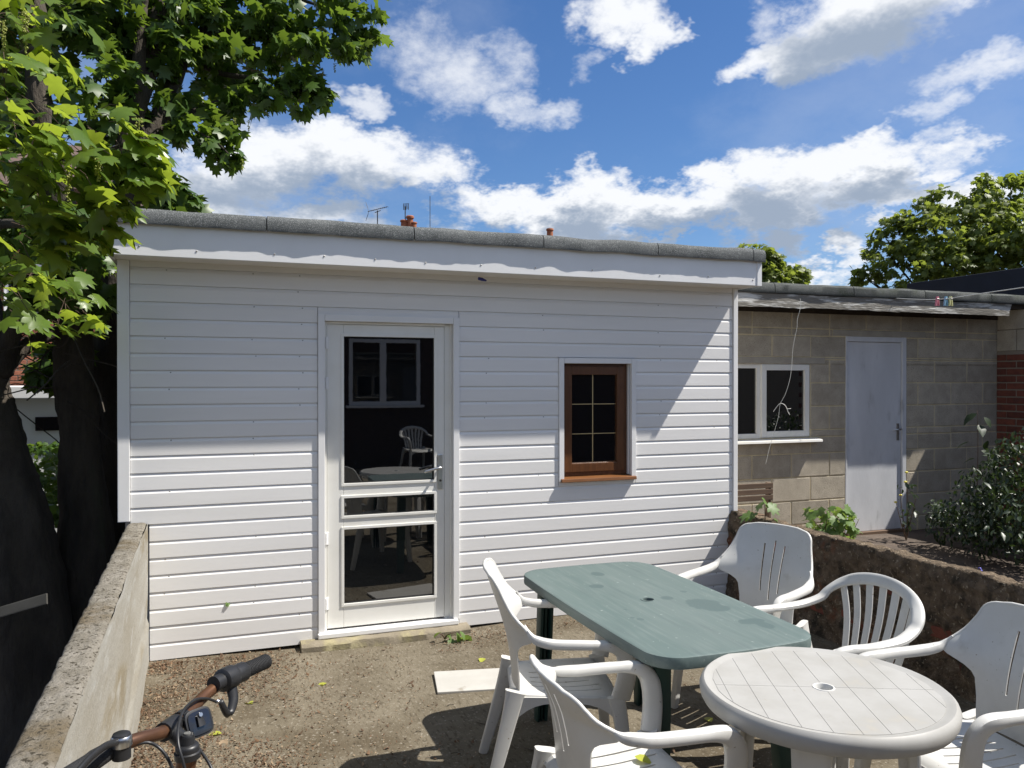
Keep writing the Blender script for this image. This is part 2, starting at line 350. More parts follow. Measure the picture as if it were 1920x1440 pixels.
material('plastic_white', (0.5940, 0.5891, 0.5643), (0.5346, 0.5247, 0.4950), scale=5, rough=.42, spec=.45, stain=(0.3267, 0.2970, 0.2376), stain_scale=11, stain_lo=.56, stain_hi=.80, stain_amt=.45, speck=(0.2970, 0.2673, 0.2079), speck_scale=70, speck_lo=.70, speck_hi=.76, bump=.05, bump_scale=300, rnd=.02)
material('plastic_tabletop', (0.3634, 0.3565, 0.3392), (0.3158, 0.3071, 0.2855), scale=6, rough=.5, spec=.4, stain=(0.4326, 0.3807, 0.2942), stain_scale=6, stain_lo=.58, stain_hi=.78, stain_amt=.5, stain2=(0.3028, 0.2682, 0.2163), s2_scale=26, s2_lo=.66, s2_hi=.74, s2_amt=.5)
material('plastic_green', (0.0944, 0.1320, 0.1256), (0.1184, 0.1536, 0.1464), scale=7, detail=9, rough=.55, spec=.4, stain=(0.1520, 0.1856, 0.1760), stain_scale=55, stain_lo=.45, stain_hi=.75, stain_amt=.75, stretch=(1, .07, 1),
         stain2=(0.0800, 0.1072, 0.1072), s2_scale=20, s2_lo=.5, s2_hi=.75, s2_amt=.6, s2_stretch=(1.4, .12, 1), speck=(0.2720, 0.3040, 0.2880), speck_scale=38, speck_lo=.68, speck_hi=.76)
def tp(x, y): q = on_z(x, y, .713); return (q.x, q.y)
add_spots(MATS['plastic_green'], [(*tp(1119, 1099), .035, .035), (*tp(1121, 1076), .032, .04), (*tp(1251, 1121), .028, .03), (*tp(1282, 1109), .016, .018), (*tp(1201, 1161), .015, .016), (*tp(1186, 1158), .010, .011), (*tp(1322, 1133), .075, .09), (*tp(1345, 1140), .06, .05), (*tp(1410, 1165), .06, .035), (*tp(1435, 1172), .03, .05), (*tp(1173, 1143), .007, .012)], (.072, .104, .102), .8)
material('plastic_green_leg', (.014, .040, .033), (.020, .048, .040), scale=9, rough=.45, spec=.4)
material('chrome', (.6, .6, .6), rough=.28, metal=1.0)
material('steel_dull', (.33, .32, .30), rough=.5, metal=.8)
material('bike_black', (.013, .013, .014), (.020, .020, .021), scale=20, rough=.42, spec=.5)
material('bike_rubber', (.016, .016, .017), rough=.75, bump=.5, bump_scale=300)
material('bike_bronze', (.16, .075, .038), (.105, .052, .03), scale=12, rough=.36, metal=.55, stain=(.03, .025, .022), stain_scale=8, stain_lo=.5, stain_hi=.7)
material('reflector', (.012, .014, .020), rough=.12, spec=.7)
material('wood_slat', (.135, .085, .052), (.09, .055, .035), scale=8, rough=.8, stretch=(.4, 4, 4), rnd=.1)
material('terracotta', (.36, .135, .065), (.28, .10, .05), scale=9, rough=.9)
material('roof_tile', (.12, .075, .06), (.08, .055, .048), scale=6, rough=.95)
material('aerial_metal', (.12, .12, .125), rough=.5, metal=.6)
material('rope_white', (.62, .62, .58), rough=.7)
material('peg_pink', (.60, .20, .25), rough=.5)
material('peg_blue', (.22, .42, .55), rough=.5)
material('peg_yellow', (.62, .60, .30), rough=.5)
material('blue_plastic', (.03, .04, .22), rough=.4)
material('petal_blue', (.10, .10, .42), rough=.6)
material('petal_yellow', (.7, .62, .12), rough=.6)
material('board_pale', (0.4480, 0.4360, 0.4040), (0.4000, 0.3840, 0.3520), scale=5, rough=.6, stain=(0.2400, 0.2080, 0.1600), stain_scale=9, stain_lo=.62, stain_hi=.72, stain_amt=.7)
material('shade_tinted_plank', (0.0650, 0.0625, 0.0550), (0.0500, 0.0475, 0.0410), scale=9, rough=.85)  # the pale plank's shade is put into this dark colour
material('white_shed', (.66, .66, .64), rough=.6)

# ------------------------------------------------------------------ the setting: ground, yard, neighbouring patio
GX0, GX1, FY = -0.40, 3.70, 5.21          # yard between the two garden walls, facade plane
def yard_z(x, y): return .006 * nz(x * .9, y * .9, 3.1) - .034 * math.exp(-((x - 1.0) / .75) ** 2) * min(1, max(0, (y - 3.4) / 1.4))
def grid_sheet(name, mat, x0, x1, y0, y1, z, nx, ny, amp=0.0, fr=1.5):
    vs = []; fs = []
    for j in range(ny + 1):
        for i in range(nx + 1):
            x = lerp(x0, x1, i / nx); y = lerp(y0, y1, j / ny)
            vs.append((x, y, z + amp * nz(x * fr, y * fr, 3.1) - (.034 * math.exp(-((x - 1.0) / .75) ** 2) * min(1, max(0, (y - 3.4) / 1.4)) if name == 'yard_concrete' else 0)))
    for j in range(ny):
        for i in range(nx):
            a = j * (nx + 1) + i; fs.append((a, a + 1, a + nx + 2, a + nx + 1))
    return MB().add(vs, fs).build(name, mat, smooth=True)
tag(MB().add([(-300, -300, -.80), (300, -300, -.80), (300, 300, -.80), (-300, 300, -.80)], [(0, 1, 2, 3)]).build('ground', 'soil'), kind='structure')
tag(grid_sheet('garden_soil', 'soil', -9, -.40, -4.4, 14, -.70, 60, 90, .05, 1.1), kind='structure')
tag(grid_sheet('yard_concrete', 'concrete_yard', -.42, 3.80, -4.5, 5.30, 0.0, 60, 120, .006, .9), kind='structure')
tag(grid_sheet('neighbour_patio', 'patio_stone', 3.78, 9.5, -2.0, 6.4, .15, 40, 60, .012, 1.3), kind='structure')

# ------------------------------------------------------------------ left garden wall (concrete, slightly askew)
def left_wall():
    r = thing('garden_wall', (-.40, 2.6, 0), 'low weathered concrete garden wall running from the white annex, with a pitted top', 'garden wall')
    n = 150; top = MB(); rend = MB()
    def cx(y): return lerp(-.300, -.385, (y - 0) / 5.2)      # inner face
    vs = []; fs = []; m = 9
    for i in range(n + 1):
        y = lerp(-.6, 5.205, i / n); xi = cx(y); th = .104
        h = .835 + .004 * nz(y * 3) + .006 * nz(y * 9, 4)
        for k in range(m + 1):
            t = k / m; x = xi - th * t
            e = .010 * (abs(2 * t - 1) ** 6) * (1 + 1.3 * nz(y * 14, t * 5))
            vs.append((x + (.004 * nz(y * 11, 3) if k in (0, m) else 0), y, h - e + .0035 * nz(x * 60, y * 40, 1)))
        vs.append((xi - th + .004 * nz(y * 9, 7), y, -.85))
    w = m + 2
    for i in range(n):
        for k in range(w - 1): a = i * w + k; fs.append((a, a + w, a + w + 1, a + 1))
    fs.append(tuple(n * w + k for k in range(w)))
    top.add(vs, fs).build('wall_top', 'wall_concrete', r, smooth=True)
    vs = []; fs = []; m = 24
    for i in range(n + 1):
        y = lerp(-.6, 5.203, i / n)
        for k in range(m + 1):
            z = lerp(-.02, .828, k / m)
            vs.append((cx(y) + .002 + .010 * nz(y * 1.3, z * 2.2, 2) + .004 * nz(y * 6, z * 3, 9) + (.012 if z < .25 + .1 * nz(y * 1.2) else 0), y, z))
    for i in range(n):
        for k in range(m): a = i * (m + 1) + k; fs.append((a, a + 1, a + m + 2, a + m + 1))
    rend.add(vs, fs).build('rendered_face', 'wall_render', r, smooth=True)
left_wall()

# ------------------------------------------------------------------ right garden wall (rough old render over brick)
def right_wall():
    r = thing('garden_wall', (3.76, 3.0, 0), 'low dark brown garden wall of crumbling render, behind the white chairs', 'garden wall')
    ny, nzv = 430, 48; vs = []; fs = []
    def H(y): return .665 + .018 * nz(y * 2.2, 1) + .016 * nz(y * 7, 2) + .011 * nz(y * 19, 5) + .007 * nz(y * 47, 3)
    rows = []
    for i in range(ny + 1):
        y = lerp(-1.5, 5.205, i / ny); h = H(y); row = []
        for k in range(nzv + 1):
            z = lerp(-.03, h, k / nzv)
            x = 3.70 + .022 * nz(y * 2.6, z * 3.5, 3) + .018 * nz(y * 9, z * 11, 5) + .011 * nz(y * 24, z * 26, 8) + .006 * nz(y * 60, z * 62, 4) + (.02 * (k / nzv) ** 10)
            row.append((x, y, z))
        for t in (.3, .6, 1.0): row.append((3.72 + .13 * t, y, h - .010 * t + .008 * nz(y * 12, t * 9)))
        row.append((3.86, y, -.03)); rows.append(row)
    w = len(rows[0]); vs = [p for q in rows for p in q]
    for i in range(ny):
        for k in range(w - 1): a = i * w + k; fs.append((a, a + 1, a + w + 1, a + w))
    fs.append(tuple(range(w)))
    MB().add(vs, fs).build('render_coat', 'old_render', r, smooth=True)
    # the bricks that show through along the top edge and in the bare patches
    base = MB().box(-.006, .006, -.104, .104, -.031, .031).build('brick', 'red_brick', r, bevel=.006, local=True)
    spots = [(4.9, .42), (4.62, .50), (4.45, .35), (3.6, .45), (3.25, .30), (2.75, .52), (2.5, .36), (2.2, .2), (1.9, .46), (3.9, .2), (4.2, .18), (3.05, .14)]
    for i, (y, z) in enumerate(spots):
        o = base if i == 0 else base.copy()
        if i: COL.objects.link(o)
        o.parent = r; o.location = Vector((3.707 + .022 * nz(y * 2.6, z * 3.5, 3), y, z)) - Vector((3.76, 3.0, 0)); o.rotation_euler = (random.uniform(-.04, .04), 0, random.uniform(-.03, .03))
right_wall()

# ------------------------------------------------------------------ the white clad annex
AX0, AX1, SOF = -.540, 3.78, 2.385
def annex():
    A = thing('white_annex', (1.65, FY, 0), 'single-storey annex clad in white plastic boards under a flat felt roof', 'building')
    MB().box(AX0 + .03, AX1 - .02, FY + .11, 9.6, -.85, 2.47).build('wall', 'soffit_white', A)
    # openings: x0, x1, z0, z1 of the white casings
    door_o = (.612, 1.548, -.1, 2.098); win_o = (2.285, 2.902, .955, 1.835)
    pitch = .102; first = .004; th = .026
    # shiplap profile: (out, up); a scooped lip at the top throws the line of shadow
    prof = [(0, 0), (0, .0790), (.0015, .0825), (.0062, .0945), (.0085, .0968), (.0085, .1010), (th, .1010), (th, 0)]
    cuts = [door_o, win_o]
    def boards(z0, hgt, x0, x1, lo=0.0, hi=1.0):
        pts = []
        for (o, u) in prof:
            t = u / pitch
            pts.append((o, min(max(t, lo), hi)))
        clean = []
        for q in pts:
            if not clean or q != clean[-1]: clean.append(q)
        sag = .0012 * nz(z0 * 31, x0)
        MB().prism([(FY + o + sag, z0 + t * pitch) for o, t in clean], 'x', x0, x1).build('board', 'white_upvc', A)
    zz = first
    while zz < SOF - .01:
        hi0 = min(1.0, (SOF - zz) / pitch); ivs = [(AX0 + .066 if zz > .80 else -.372, AX1 - .028 if zz > .60 else 3.735, 0.0, hi0)]
        for (a, b, c, d) in cuts:
            nxt = []
            for (s, e, lo, hi) in ivs:
                z0_, z1_ = zz + lo * pitch, zz + hi * pitch
                if e <= a or s >= b or z1_ <= c or z0_ >= d: nxt.append((s, e, lo, hi)); continue
                if a - s > .02: nxt.append((s, a, lo, hi))
                if e - b > .02: nxt.append((b, e, lo, hi))
                if z1_ > d + .004: nxt.append((max(s, a), min(e, b), (d - zz) / pitch, hi))
                if z0_ < c - .004: nxt.append((max(s, a), min(e, b), lo, (c - zz) / pitch))
            ivs = nxt
        for (s, e, lo, hi) in ivs: boards(zz, pitch, s + .002, e - .002, lo, hi)
        zz += pitch
    # corner trims, with a chamfered outer edge
    MB().box(AX0, AX0 + .066, FY - .012, FY + .10, .842, SOF).build('corner_trim', 'white_trim', A, bevel=.004)
    MB().box(AX1 - .028, AX1 + .012, FY - .012, FY + .10, .5, SOF).build('corner_trim', 'white_trim', A, bevel=.004)
    # nails
    s0 = MB().lathe([(.0045, -.002), (.0045, .001), (.002, .0025)], n=8).build('nail', 'steel_dull', A, local=True)
    first_nail = True
    for kk in range(0, 23):
        for xx in (-.27, .22, .50, 1.75, 2.15, 3.1, 3.6):
            z = first + kk * pitch + .088
            if random.random() < .45: continue
            o = s0 if first_nail else s0.copy()
            if not first_nail: COL.objects.link(o)
            first_nail = False; o.parent = A
            o.location = Vector((xx + random.uniform(-.02, .02), FY + .004, z)) - Vector((1.65, FY, 0)); o.rotation_euler = (PI / 2, 0, 0)
    # soffit, fascia, end caps
    FF = FY - .262
    MB().box(AX0 - .022, AX1 + .03, FF + .012, FY + .09, SOF, SOF + .012).build('soffit', 'soffit_white', A)
    MB().box(AX0 - .026, AX1 + .000, FF, FF + .016, SOF - .006, SOF + .182).build('fascia', 'white_trim', A, bevel=.002)
    MB().box(AX1 - .004, AX1 + .036, FF - .006, FF + .020, SOF - .008, SOF + .182).build('fascia_end', 'white_trim', A, bevel=.002)
    MB().box(AX0 - .0255, AX0 - .010, FF + .0165, 9.6, SOF - .006, SOF + .18).build('side_fascia', 'white_trim', A)
    MB().box(AX1 + .018, AX1 + .034, FF + .020, 9.6, SOF - .006, SOF + .18).build('side_fascia', 'white_trim', A)
    nm = MB().lathe([(.005, -.002), (.005, .0012), (.002, .0026)], n=8).build('nail', 'steel_dull', A, local=True)
    fx = [-.40, -.10, .33, .62, .93, 1.25, 1.62, 2.0, 2.42, 2.95, 3.35, 3.74]
    for i, x in enumerate(fx):
        o = nm if i == 0 else nm.copy()
        if i: COL.objects.link(o)
        o.parent = A; o.location = Vector((x, FF - .001, SOF + random.uniform(.03, .05))) - Vector((1.65, FY, 0)); o.rotation_euler = (PI / 2, 0, 0)
    # felt roof and its rolled edge pieces, each lapped against the next
    MB().box(AX0 - .02, AX1 + .03, FF + .06, 9.62, SOF + .183, SOF + .225).build('roof', 'felt', A)
    xs = [AX0 - .055] + [on_y(p, 450, FF).x for p in (500, 775, 1016, 1230, 1408)] + [AX1 + .055]
    for i in range(len(xs) - 1):
        a, b = xs[i] + .003, xs[i + 1] - .003; n = max(3, int((b - a) / .025)); m = MB(); vs = []; fs = []
        dz = random.uniform(-.003, .003)
        for j in range(n + 1):
            x = lerp(a, b, j / n); w = .0072 * nz(x * 3.1, 2) + .0042 * nz(x * 8, 5) + .0016 * nz(x * 25, 5) + .003; t = .006 * nz(x * 2.3, 7) + dz
            low = SOF + .168 + .006 * nz(x * 4, 9)
            pts = [(FF - .022 - w, low + .004), (FF - .027 - w, low), (FF - .030 - w, low + .012), (FF - .030 - w, low + .055 + t), (FF - .024, low + .078 + t), (FF - .012, low + .090 + t), (FF + .03, low + .092 + t), (FF + .30, low + .088)]
            pts += [(FF + .30, low + .05), (FF + .02, low + .05), (FF + .018, low + .020), (FF - .020 - w, low + .012)]
            vs += [(x, p[0], p[1]) for p in pts]
        q = 12
        for j in range(n):
            for k in range(q): fs.append((j * q + k, j * q + (k + 1) % q, (j + 1) * q + (k + 1) % q, (j + 1) * q + k))
        fs += [tuple(range(q)), tuple(n * q + k for k in range(q - 1, -1, -1))]
        m.add(vs, fs).build('felt_edge', 'felt', A, smooth='auto')
    # ------------- door with casing
    x0, x1, z0, z1 = .612, 1.548, .055, 2.098; cw = .042
    for (a, b, c, d) in ((x0, x0 + cw, .02, z1), (x1 - cw, x1, .06, z1)):
        MB().box(a, b, FY - .014, FY + .02, c, d - cw if False else d).build('casing', 'white_trim', A, bevel=.003)
    MB().box(x0 + cw + .001, x1 - cw - .001, FY - .0135, FY + .02, z1 - cw, z1).build('casing', 'white_trim', A, bevel=.003)
    # reveal lining
    D = MB().box(x0 + cw + .001, x0 + cw + .016, FY + .0205, FY + .12, .05, z1 - cw).box(x1 - cw - .052, x1 - cw - .001, FY + .034, FY + .12, .05, z1 - cw).box(x0 + cw + .016, x1 - cw - .052, FY + .0205, FY + .12, z1 - cw - .016, z1 - cw - .001)
    D.box(x1 - cw - .012, x1 - cw - .0005, FY + .0206, FY + .034, .05, z1 - cw)
    door = D.build('door', 'door_white', A, bevel=.002)
    lx0, lx1, lz0, lz1 = x0 + cw + .018, x1 - cw - .055, .075, z1 - cw - .018
    gx0, gx1 = .776, 1.385
    zs = [(.222, .712), (.793, .915), (1.003, 1.965)]
    leaf = MB(); yl = FY + .028
    rails = [(lz0, .222), (.712, .793), (.915, 1.003), (1.965, lz1)]
    leaf.box(lx0, gx0, yl, yl + .05, lz0, lz1).box(gx1, lx1, yl, yl + .05, lz0, lz1)
    for (a, b) in rails: leaf.box(gx0 + .0005, gx1 - .0005, yl + .0004, yl + .0496, a, b)
    leaf.build('door_leaf', 'door_white', door, bevel=.003)
    for (a, b) in zs:
        MB().box(gx0 - .001, gx1 + .001, yl + .018, yl + .022, a - .001, b + .001).build('pane', 'dark_glass', door)
        bd = MB()
        e = .014
        for (p, q, r_, s_) in ((gx0 - e, gx1 + e, a - e, a + .004), (gx0 - e, gx1 + e, b - .004, b + e), (gx0 - e, gx0 + .004, a + .004, b - .004), (gx1 - .004, gx1 + e, a + .004, b - .004)):
            bd.box(p, q, yl - .006, yl + .012, r_, s_)
        bd.build('glazing_bead', 'door_white', door, bevel=.002)
        gk = MB(); e = .004
        for (p, q, r_, s_) in ((gx0 + .004, gx1 - .004, a + .004, a + .004 + e), (gx0 + .004, gx1 - .004, b - .004 - e, b - .004), (gx0 + .004, gx0 + .004 + e, a + .008, b - .008), (gx1 - .004 - e, gx1 - .004, a + .008, b - .008)):
            gk.box(p, q, yl + .004, yl + .017, r_, s_)
        gk.build('gasket', 'rubber', door)
    for z in (1.88, 1.62, .62, .2):
        MB().tube([(lx0 - .004, yl - .008, z), (lx0 - .004, yl - .008, z + .075)], .009, 8).box(lx0 - .016, lx0 + .012, yl - .004, yl + .002, z - .002, z + .077).build('hinge', 'white_trim', door)
    hx = lx1 - .030
    MB().box(hx - .017, hx + .017, yl - .010, yl - .0005, .94, 1.175).build('handle_plate', 'chrome', door, bevel=.003)
    MB().tube(catmull([(hx, yl - .005, 1.09), (hx, yl - .045, 1.09), (hx - .018, yl - .058, 1.09), (hx - .06, yl - .058, 1.083), (hx - .12, yl - .056, 1.068)], 5), .009, 8).build('handle', 'chrome', door, smooth=True)
    MB().lathe([(.008, 0), (.008, .004)], n=12).add([], []).build('keyhole', 'rubber', door, local=True).location = Vector((hx, yl - .0135, 1.0)) - Vector((1.65, FY, 0))
    for o in door.children:
        if o.name.startswith('keyhole'): o.rotation_euler = (PI / 2, 0, 0)
    MB().box(x0 - .004, x1 - .012, FY - .038, FY + .06, .030, .062).build('threshold', 'white_trim', A, bevel=.006)
    # ------------- window
    wx0, wx1, wz0, wz1 = 2.285, 2.902, .955, 1.835; c = .038
    for (a, b, cc, d) in ((wx0, wx0 + c, wz0, wz1), (wx1 - c, wx1, wz0, wz1)):
        MB().box(a, b, FY - .012, FY + .02, cc, d).build('casing', 'white_trim', A, bevel=.003)
    MB().box(wx0 + c + .001, wx1 - c - .001, FY - .0115, FY + .02, wz1 - c, wz1).build('casing', 'white_trim', A, bevel=.003)
    fx0, fx1, fz0, fz1 = wx0 + c + .001, wx1 - c - .001, wz0 + .03, wz1 - c - .001
    # white return on the right of the recess
    MB().box(fx1 - .008, fx1, FY + .021, FY + .1, fz0, fz1).build('casing', 'white_trim', A)
    fx1 -= .009
    fw = .03; yw = FY + .045
    F = MB().box(fx0, fx0 + fw, yw, yw + .06, fz0, fz1).box(fx1 - fw, fx1, yw, yw + .06, fz0, fz1).box(fx0 + fw, fx1 - fw, yw, yw + .06, fz0, fz0 + fw).box(fx0 + fw, fx1 - fw, yw, yw + .06, fz1 - fw, fz1)
    win = F.build('window', 'brown_frame', A, bevel=.003)
    sx0, sx1, sz0, sz1 = fx0 + fw - .012, fx1 - fw + .004, fz0 + fw - .002, fz1 - fw + .012
    sw = .062; ys = yw - .012
    MB().box(sx0, sx0 + sw, ys, ys + .05, sz0, sz1).box(sx1 - sw, sx1, ys, ys + .05, sz0, sz1).box(sx0 + sw, sx1 - sw, ys, ys + .05, sz0, sz0 + sw).box(sx0 + sw, sx1 - sw, ys, ys + .05, sz1 - sw, sz1).build('sash', 'brown_frame', win, bevel=.004)
    a, b, c2, d2 = sx0 + sw - .002, sx1 - sw + .002, sz0 + sw - .002, sz1 - sw + .002
    MB().add([(a, ys + .006, c2 - .006), (b, ys + .006, c2 - .006), (b, ys + .022, c2 + .010), (a, ys + .022, c2 + .010)], [(0, 1, 2, 3)]).build('glazing_bead', 'brown_sill', win)
    MB().box(a, b, ys + .024, ys + .028, c2, d2).build('pane', 'dark_glass', win)
    xm = (a + b) / 2 - .006
    MB().box(xm - .003, xm + .003, ys + .0205, ys + .0235, c2 + .01, d2).build('glazing_bar', 'gold_bar', win)
    for t in (1 / 3, 2 / 3):
        z = lerp(c2, d2, t); MB().box(a, b, ys + .0200, ys + .0230, z - .0025, z + .0025).build('glazing_bar', 'gold_bar', win)
    MB().prism([(FY + .06, wz0 + .030), (FY - .030, wz0 + .018), (FY - .034, wz0 - .004), (FY - .005, wz0 - .006), (FY + .06, wz0 - .004)], 'x', wx0 + .012, wx1 - .006).build('sill', 'brown_sill', win, bevel=.003)
    return A
annex()

# door step: rough concrete plinth
def step():
    vs = []; fs = []; n = 60; x0, x1 = .50, 1.60
    prof0 = [(FY + .01, -.03), (FY - .085, -.03), (FY - .083, .035), (FY - .076, .062), (FY - .060, .074), (FY - .02, .077), (FY + .01, .026)]
    prof0 = [(FY + .015, -.06), (FY - .100, -.06), (FY - .097, .008), (FY - .088, .020), (FY - .06, .027), (FY - .02, .029), (FY + .015, .029)]
    for i in range(n + 1):
        x = lerp(x0, x1, i / n)
        for k, (y, z) in enumerate(prof0):
            r = 0 if k in (0, 6) else 1
            vs.append((x + .004 * nz(x * 20, k), y + r * (.007 * nz(x * 9, k * .8) + .004 * nz(x * 26, k)), z + r * .004 * nz(x * 14, k, 2)))
    q = len(prof0)
    for i in range(n):
        for k in range(q): fs.append((i * q + k, i * q + (k + 1) % q, (i + 1) * q + (k + 1) % q, (i + 1) * q + k))
    fs += [tuple(range(q)), tuple(n * q + k for k in range(q))]
    o = MB().add(vs, fs).build('door_step', 'step_concrete', smooth='auto')
    tag(o, 'rough crumbling concrete step under the white glazed door', 'step')
step()

# ------------------------------------------------------------------ block outbuilding on the right
OY = 6.20
def outbuilding():
    O = thing('block_outbuilding', (5.9, OY, .15), 'grey concrete block outbuilding with a peeling white roof board and a plain door', 'building')
    X0, X1, Z0, Z1 = 3.62, 7.82, .074, 2.36
    door = (5.775, 6.545, .15, 2.105); win = (4.26, 5.345, 1.13, 1.832); sill = (4.2, 5.42, 1.095, 1.13)
    lin1 = (5.62, 6.80, 2.106, 2.168); lin2 = (4.0, 5.52, 1.833, 1.895)
    ops = [door, win, lin1, lin2]
    # mortar bed behind the blocks, cut for the openings
    mb = MB(); xsb = sorted({X0, X1, door[0], door[1], win[0], win[1]})
    for a, b in zip(xsb, xsb[1:]):
        segs = [(Z0 - .1, Z1)]
        for (p, q, r, s) in (door, win):
            if a >= p - 1e-6 and b <= q + 1e-6: segs = [w for (c, d) in segs for w in ((c, min(d, r)), (max(c, s), d)) if w[1] - w[0] > .01]
        for c, d in segs: mb.box(a, b, OY + .0005, OY + .12, c, d)
    mb.box(X0, X1, OY + .2, 9.4, 0, 2.395)
    mb.build('mortar_wall', 'mortar', O)
    row = 0; z = .074; j = .0075
    while z < Z1 - .02:
        h = min(.225, Z1 - z)
        cutz = sorted({z, z + h} | {v for o in ops for v in (o[2], o[3]) if z + .012 < v < z + h - .012})
        off = 5.577 if row % 2 == 1 else 5.352
        for c, d in zip(cutz, cutz[1:]):
            x = off - .45 * 8
            while x < X1:
                ivs = [(max(x, X0), min(x + .45, X1))]
                for (p, q, r, s) in ops:
                    if d > r + .011 and c < s - .011: ivs = [w for (a, b) in ivs for w in ((a, min(b, p)), (max(a, q), b)) if w[1] - w[0] > .035]
                for a, b in ivs:
                    if b - a > .035:
                        pr = random.uniform(-.002, .002)
                        MB().box(a + j * .8, b - j * .8, OY - .0045 + pr, OY + .03, c + j * .8, d - j * .8).build('block', 'block_grey', O, bevel=.004, segs=1)
                x += .45
        z += .225; row += 1
    for l in (lin1, lin2): MB().box(l[0], l[1], OY - .006, OY + .05, l[2] + .002, l[3] - .002).build('lintel', 'lintel_grey', O, bevel=.003)
    # plain flush door
    x0, x1, z0, z1 = door; f = .05
    dr = MB().box(x1 - f, x1, OY - .008, OY + .07, z0, z1).box(x0, x0 + .022, OY - .004, OY + .07, z0, z1).box(x0 + .022, x1 - f, OY - .006, OY + .07, z1 - .05, z1).build('door', 'peeling_paint', O, bevel=.003)
    dr.data.materials.clear(); dr.data.materials.append(MATS['shed_door'])
    MB().box(x0 + .024, x1 - f - .004, OY + .012, OY + .05, z0 + .03, z1 - .053).build('door_leaf', 'shed_door', dr, bevel=.002)
    MB().box(x0, x1, OY - .03, OY + .06, z0 - .02, z0 + .028).build('threshold', 'wood_slat', dr, bevel=.004)
    hx = x1 - f - .045
    MB().box(hx - .016, hx + .016, OY + .004, OY + .0118, 1.07, 1.24).build('handle_plate', 'steel_dull', dr, bevel=.002)
    MB().tube([(hx, OY + .006, 1.185), (hx, OY - .035, 1.185), (hx - .02, OY - .045, 1.183), (hx - .11, OY - .042, 1.175)], .008, 8).build('handle', 'chrome', dr, smooth=True)
    # window: fixed light on the left, opening sash on the right
    x0, x1, z0, z1 = win; fr = .045; xm = 4.775
    y = OY + .015
    w = MB().box(x0, x0 + fr, y, y + .07, z0, z1).box(x1 - .012, x1, y, y + .07, z0, z1).box(xm - .03, xm + .03, y, y + .07, z0, z1)
    w.box(x0 + fr, xm - .03, y, y + .07, z0, z0 + fr).box(x0 + fr, xm - .03, y, y + .07, z1 - fr, z1).box(xm + .03, x1 - .012, y, y + .07, z0, z0 + .014).box(xm + .03, x1 - .012, y, y + .07, z1 - .014, z1)
    wn = w.build('window', 'door_white', O, bevel=.003)
    sx0, sx1, sz0, sz1 = xm + .012, x1 - .006, z0 + .010, z1 - .008; s = .055; ys = y - .018
    MB().box(sx0, sx0 + s, ys, ys + .05, sz0, sz1).box(sx1 - s, sx1, ys, ys + .05, sz0, sz1).box(sx0 + s, sx1 - s, ys, ys + .05, sz0, sz0 + s).box(sx0 + s, sx1 - s, ys, ys + .05, sz1 - s, sz1).build('sash', 'door_white', wn, bevel=.004)
    MB().box(sx0 + s - .001, sx1 - s + .001, ys + .022, ys + .026, sz0 + s - .001, sz1 - s + .001).build('pane', 'dark_glass', wn)
    MB().box(x0 + fr - .001, xm - .029, y + .02, y + .024, z0 + fr - .001, z1 - fr + .001).build('pane', 'dark_glass', wn)
    MB().prism([(OY + .05, 1.129), (OY - .085, 1.112), (OY - .088, 1.090), (OY - .076, 1.088), (OY - .072, 1.100), (OY + .05, 1.108)], 'x', 4.2, 5.425).build('sill', 'door_white', wn, bevel=.002)
    # roof: dark wall plate, peeling barge board, felt edge pieces
    MB().box(X0, X1 - .02, OY - .02, OY + .12, 2.315, 2.398).build('wall_plate', 'dark_timber', O)
    MB().box(X0, 7.9, OY - .315, 9.4, 2.405, 2.445).build('roof_deck', 'dark_timber', O)
    n = 110; vs = []; fs = []; yb = OY - .345
    for i in range(n + 1):
        x = lerp(3.70, on_y(1897, 570, yb).x, i / n); lo = 2.326 + .012 * nz(x * 2.4, 3) + .007 * nz(x * 9, 1); hi = 2.446 + .006 * nz(x * 2, 8); sl = .05 * (i == n)
        for (yy, zz) in ((yb + .024, lo + .004), (yb + .003 * nz(x * 7), lo), (yb - .001 + .004 * nz(x * 5, 6), lerp(lo, hi, .35)), (yb + .004 * nz(x * 6, 9), lerp(lo, hi, .7)), (yb + .001, hi), (yb + .024, hi)):
            vs.append((x - (sl * (hi - zz) / .11), yy, zz))
    for i in range(n):
        for k in range(6): fs.append((i * 6 + k, i * 6 + (k + 1) % 6, (i + 1) * 6 + (k + 1) % 6, (i + 1) * 6 + k))
    fs += [tuple(range(6)), tuple(n * 6 + k for k in range(6))]
    MB().add(vs, fs).build('barge_board', 'peeling_paint', O, smooth='auto')
    xs = [3.6] + [on_y(p, 540, OY - .345).x for p in (1451, 1599, 1733, 1857)] + [8.25]
    for i in range(len(xs) - 1):
        a, b = xs[i] + .004, xs[i + 1] - .004; m = 14; vs = []; fs = []
        for j_ in range(m + 1):
            x = lerp(a, b, j_ / m); t = .010 * nz(x * 2.1, 4) + .004 * nz(x * 7, 2); yo = yb - .012 + .008 * nz(x * 3, 9); lo = 2.450 + .006 * nz(x * 3, 1)
            pts = [(yo, lo), (yo - .006, lo + .012), (yo, lo + .075 + t), (yo + .018, lo + .094 + t), (yo + .06, lo + .10 + t), (yo + .5, lo + .06), (yo + .5, lo), (yo + .05, lo)]
            vs += [(x, p[0], p[1]) for p in pts]
        for j_ in range(m):
            for k in range(8): fs.append((j_ * 8 + k, j_ * 8 + (k + 1) % 8, (j_ + 1) * 8 + (k + 1) % 8, (j_ + 1) * 8 + k))
        fs += [tuple(range(8)), tuple(m * 8 + k for k in range(8))]
        MB().add(vs, fs).build('felt_edge', 'old_felt', O, smooth='auto')
outbuilding()

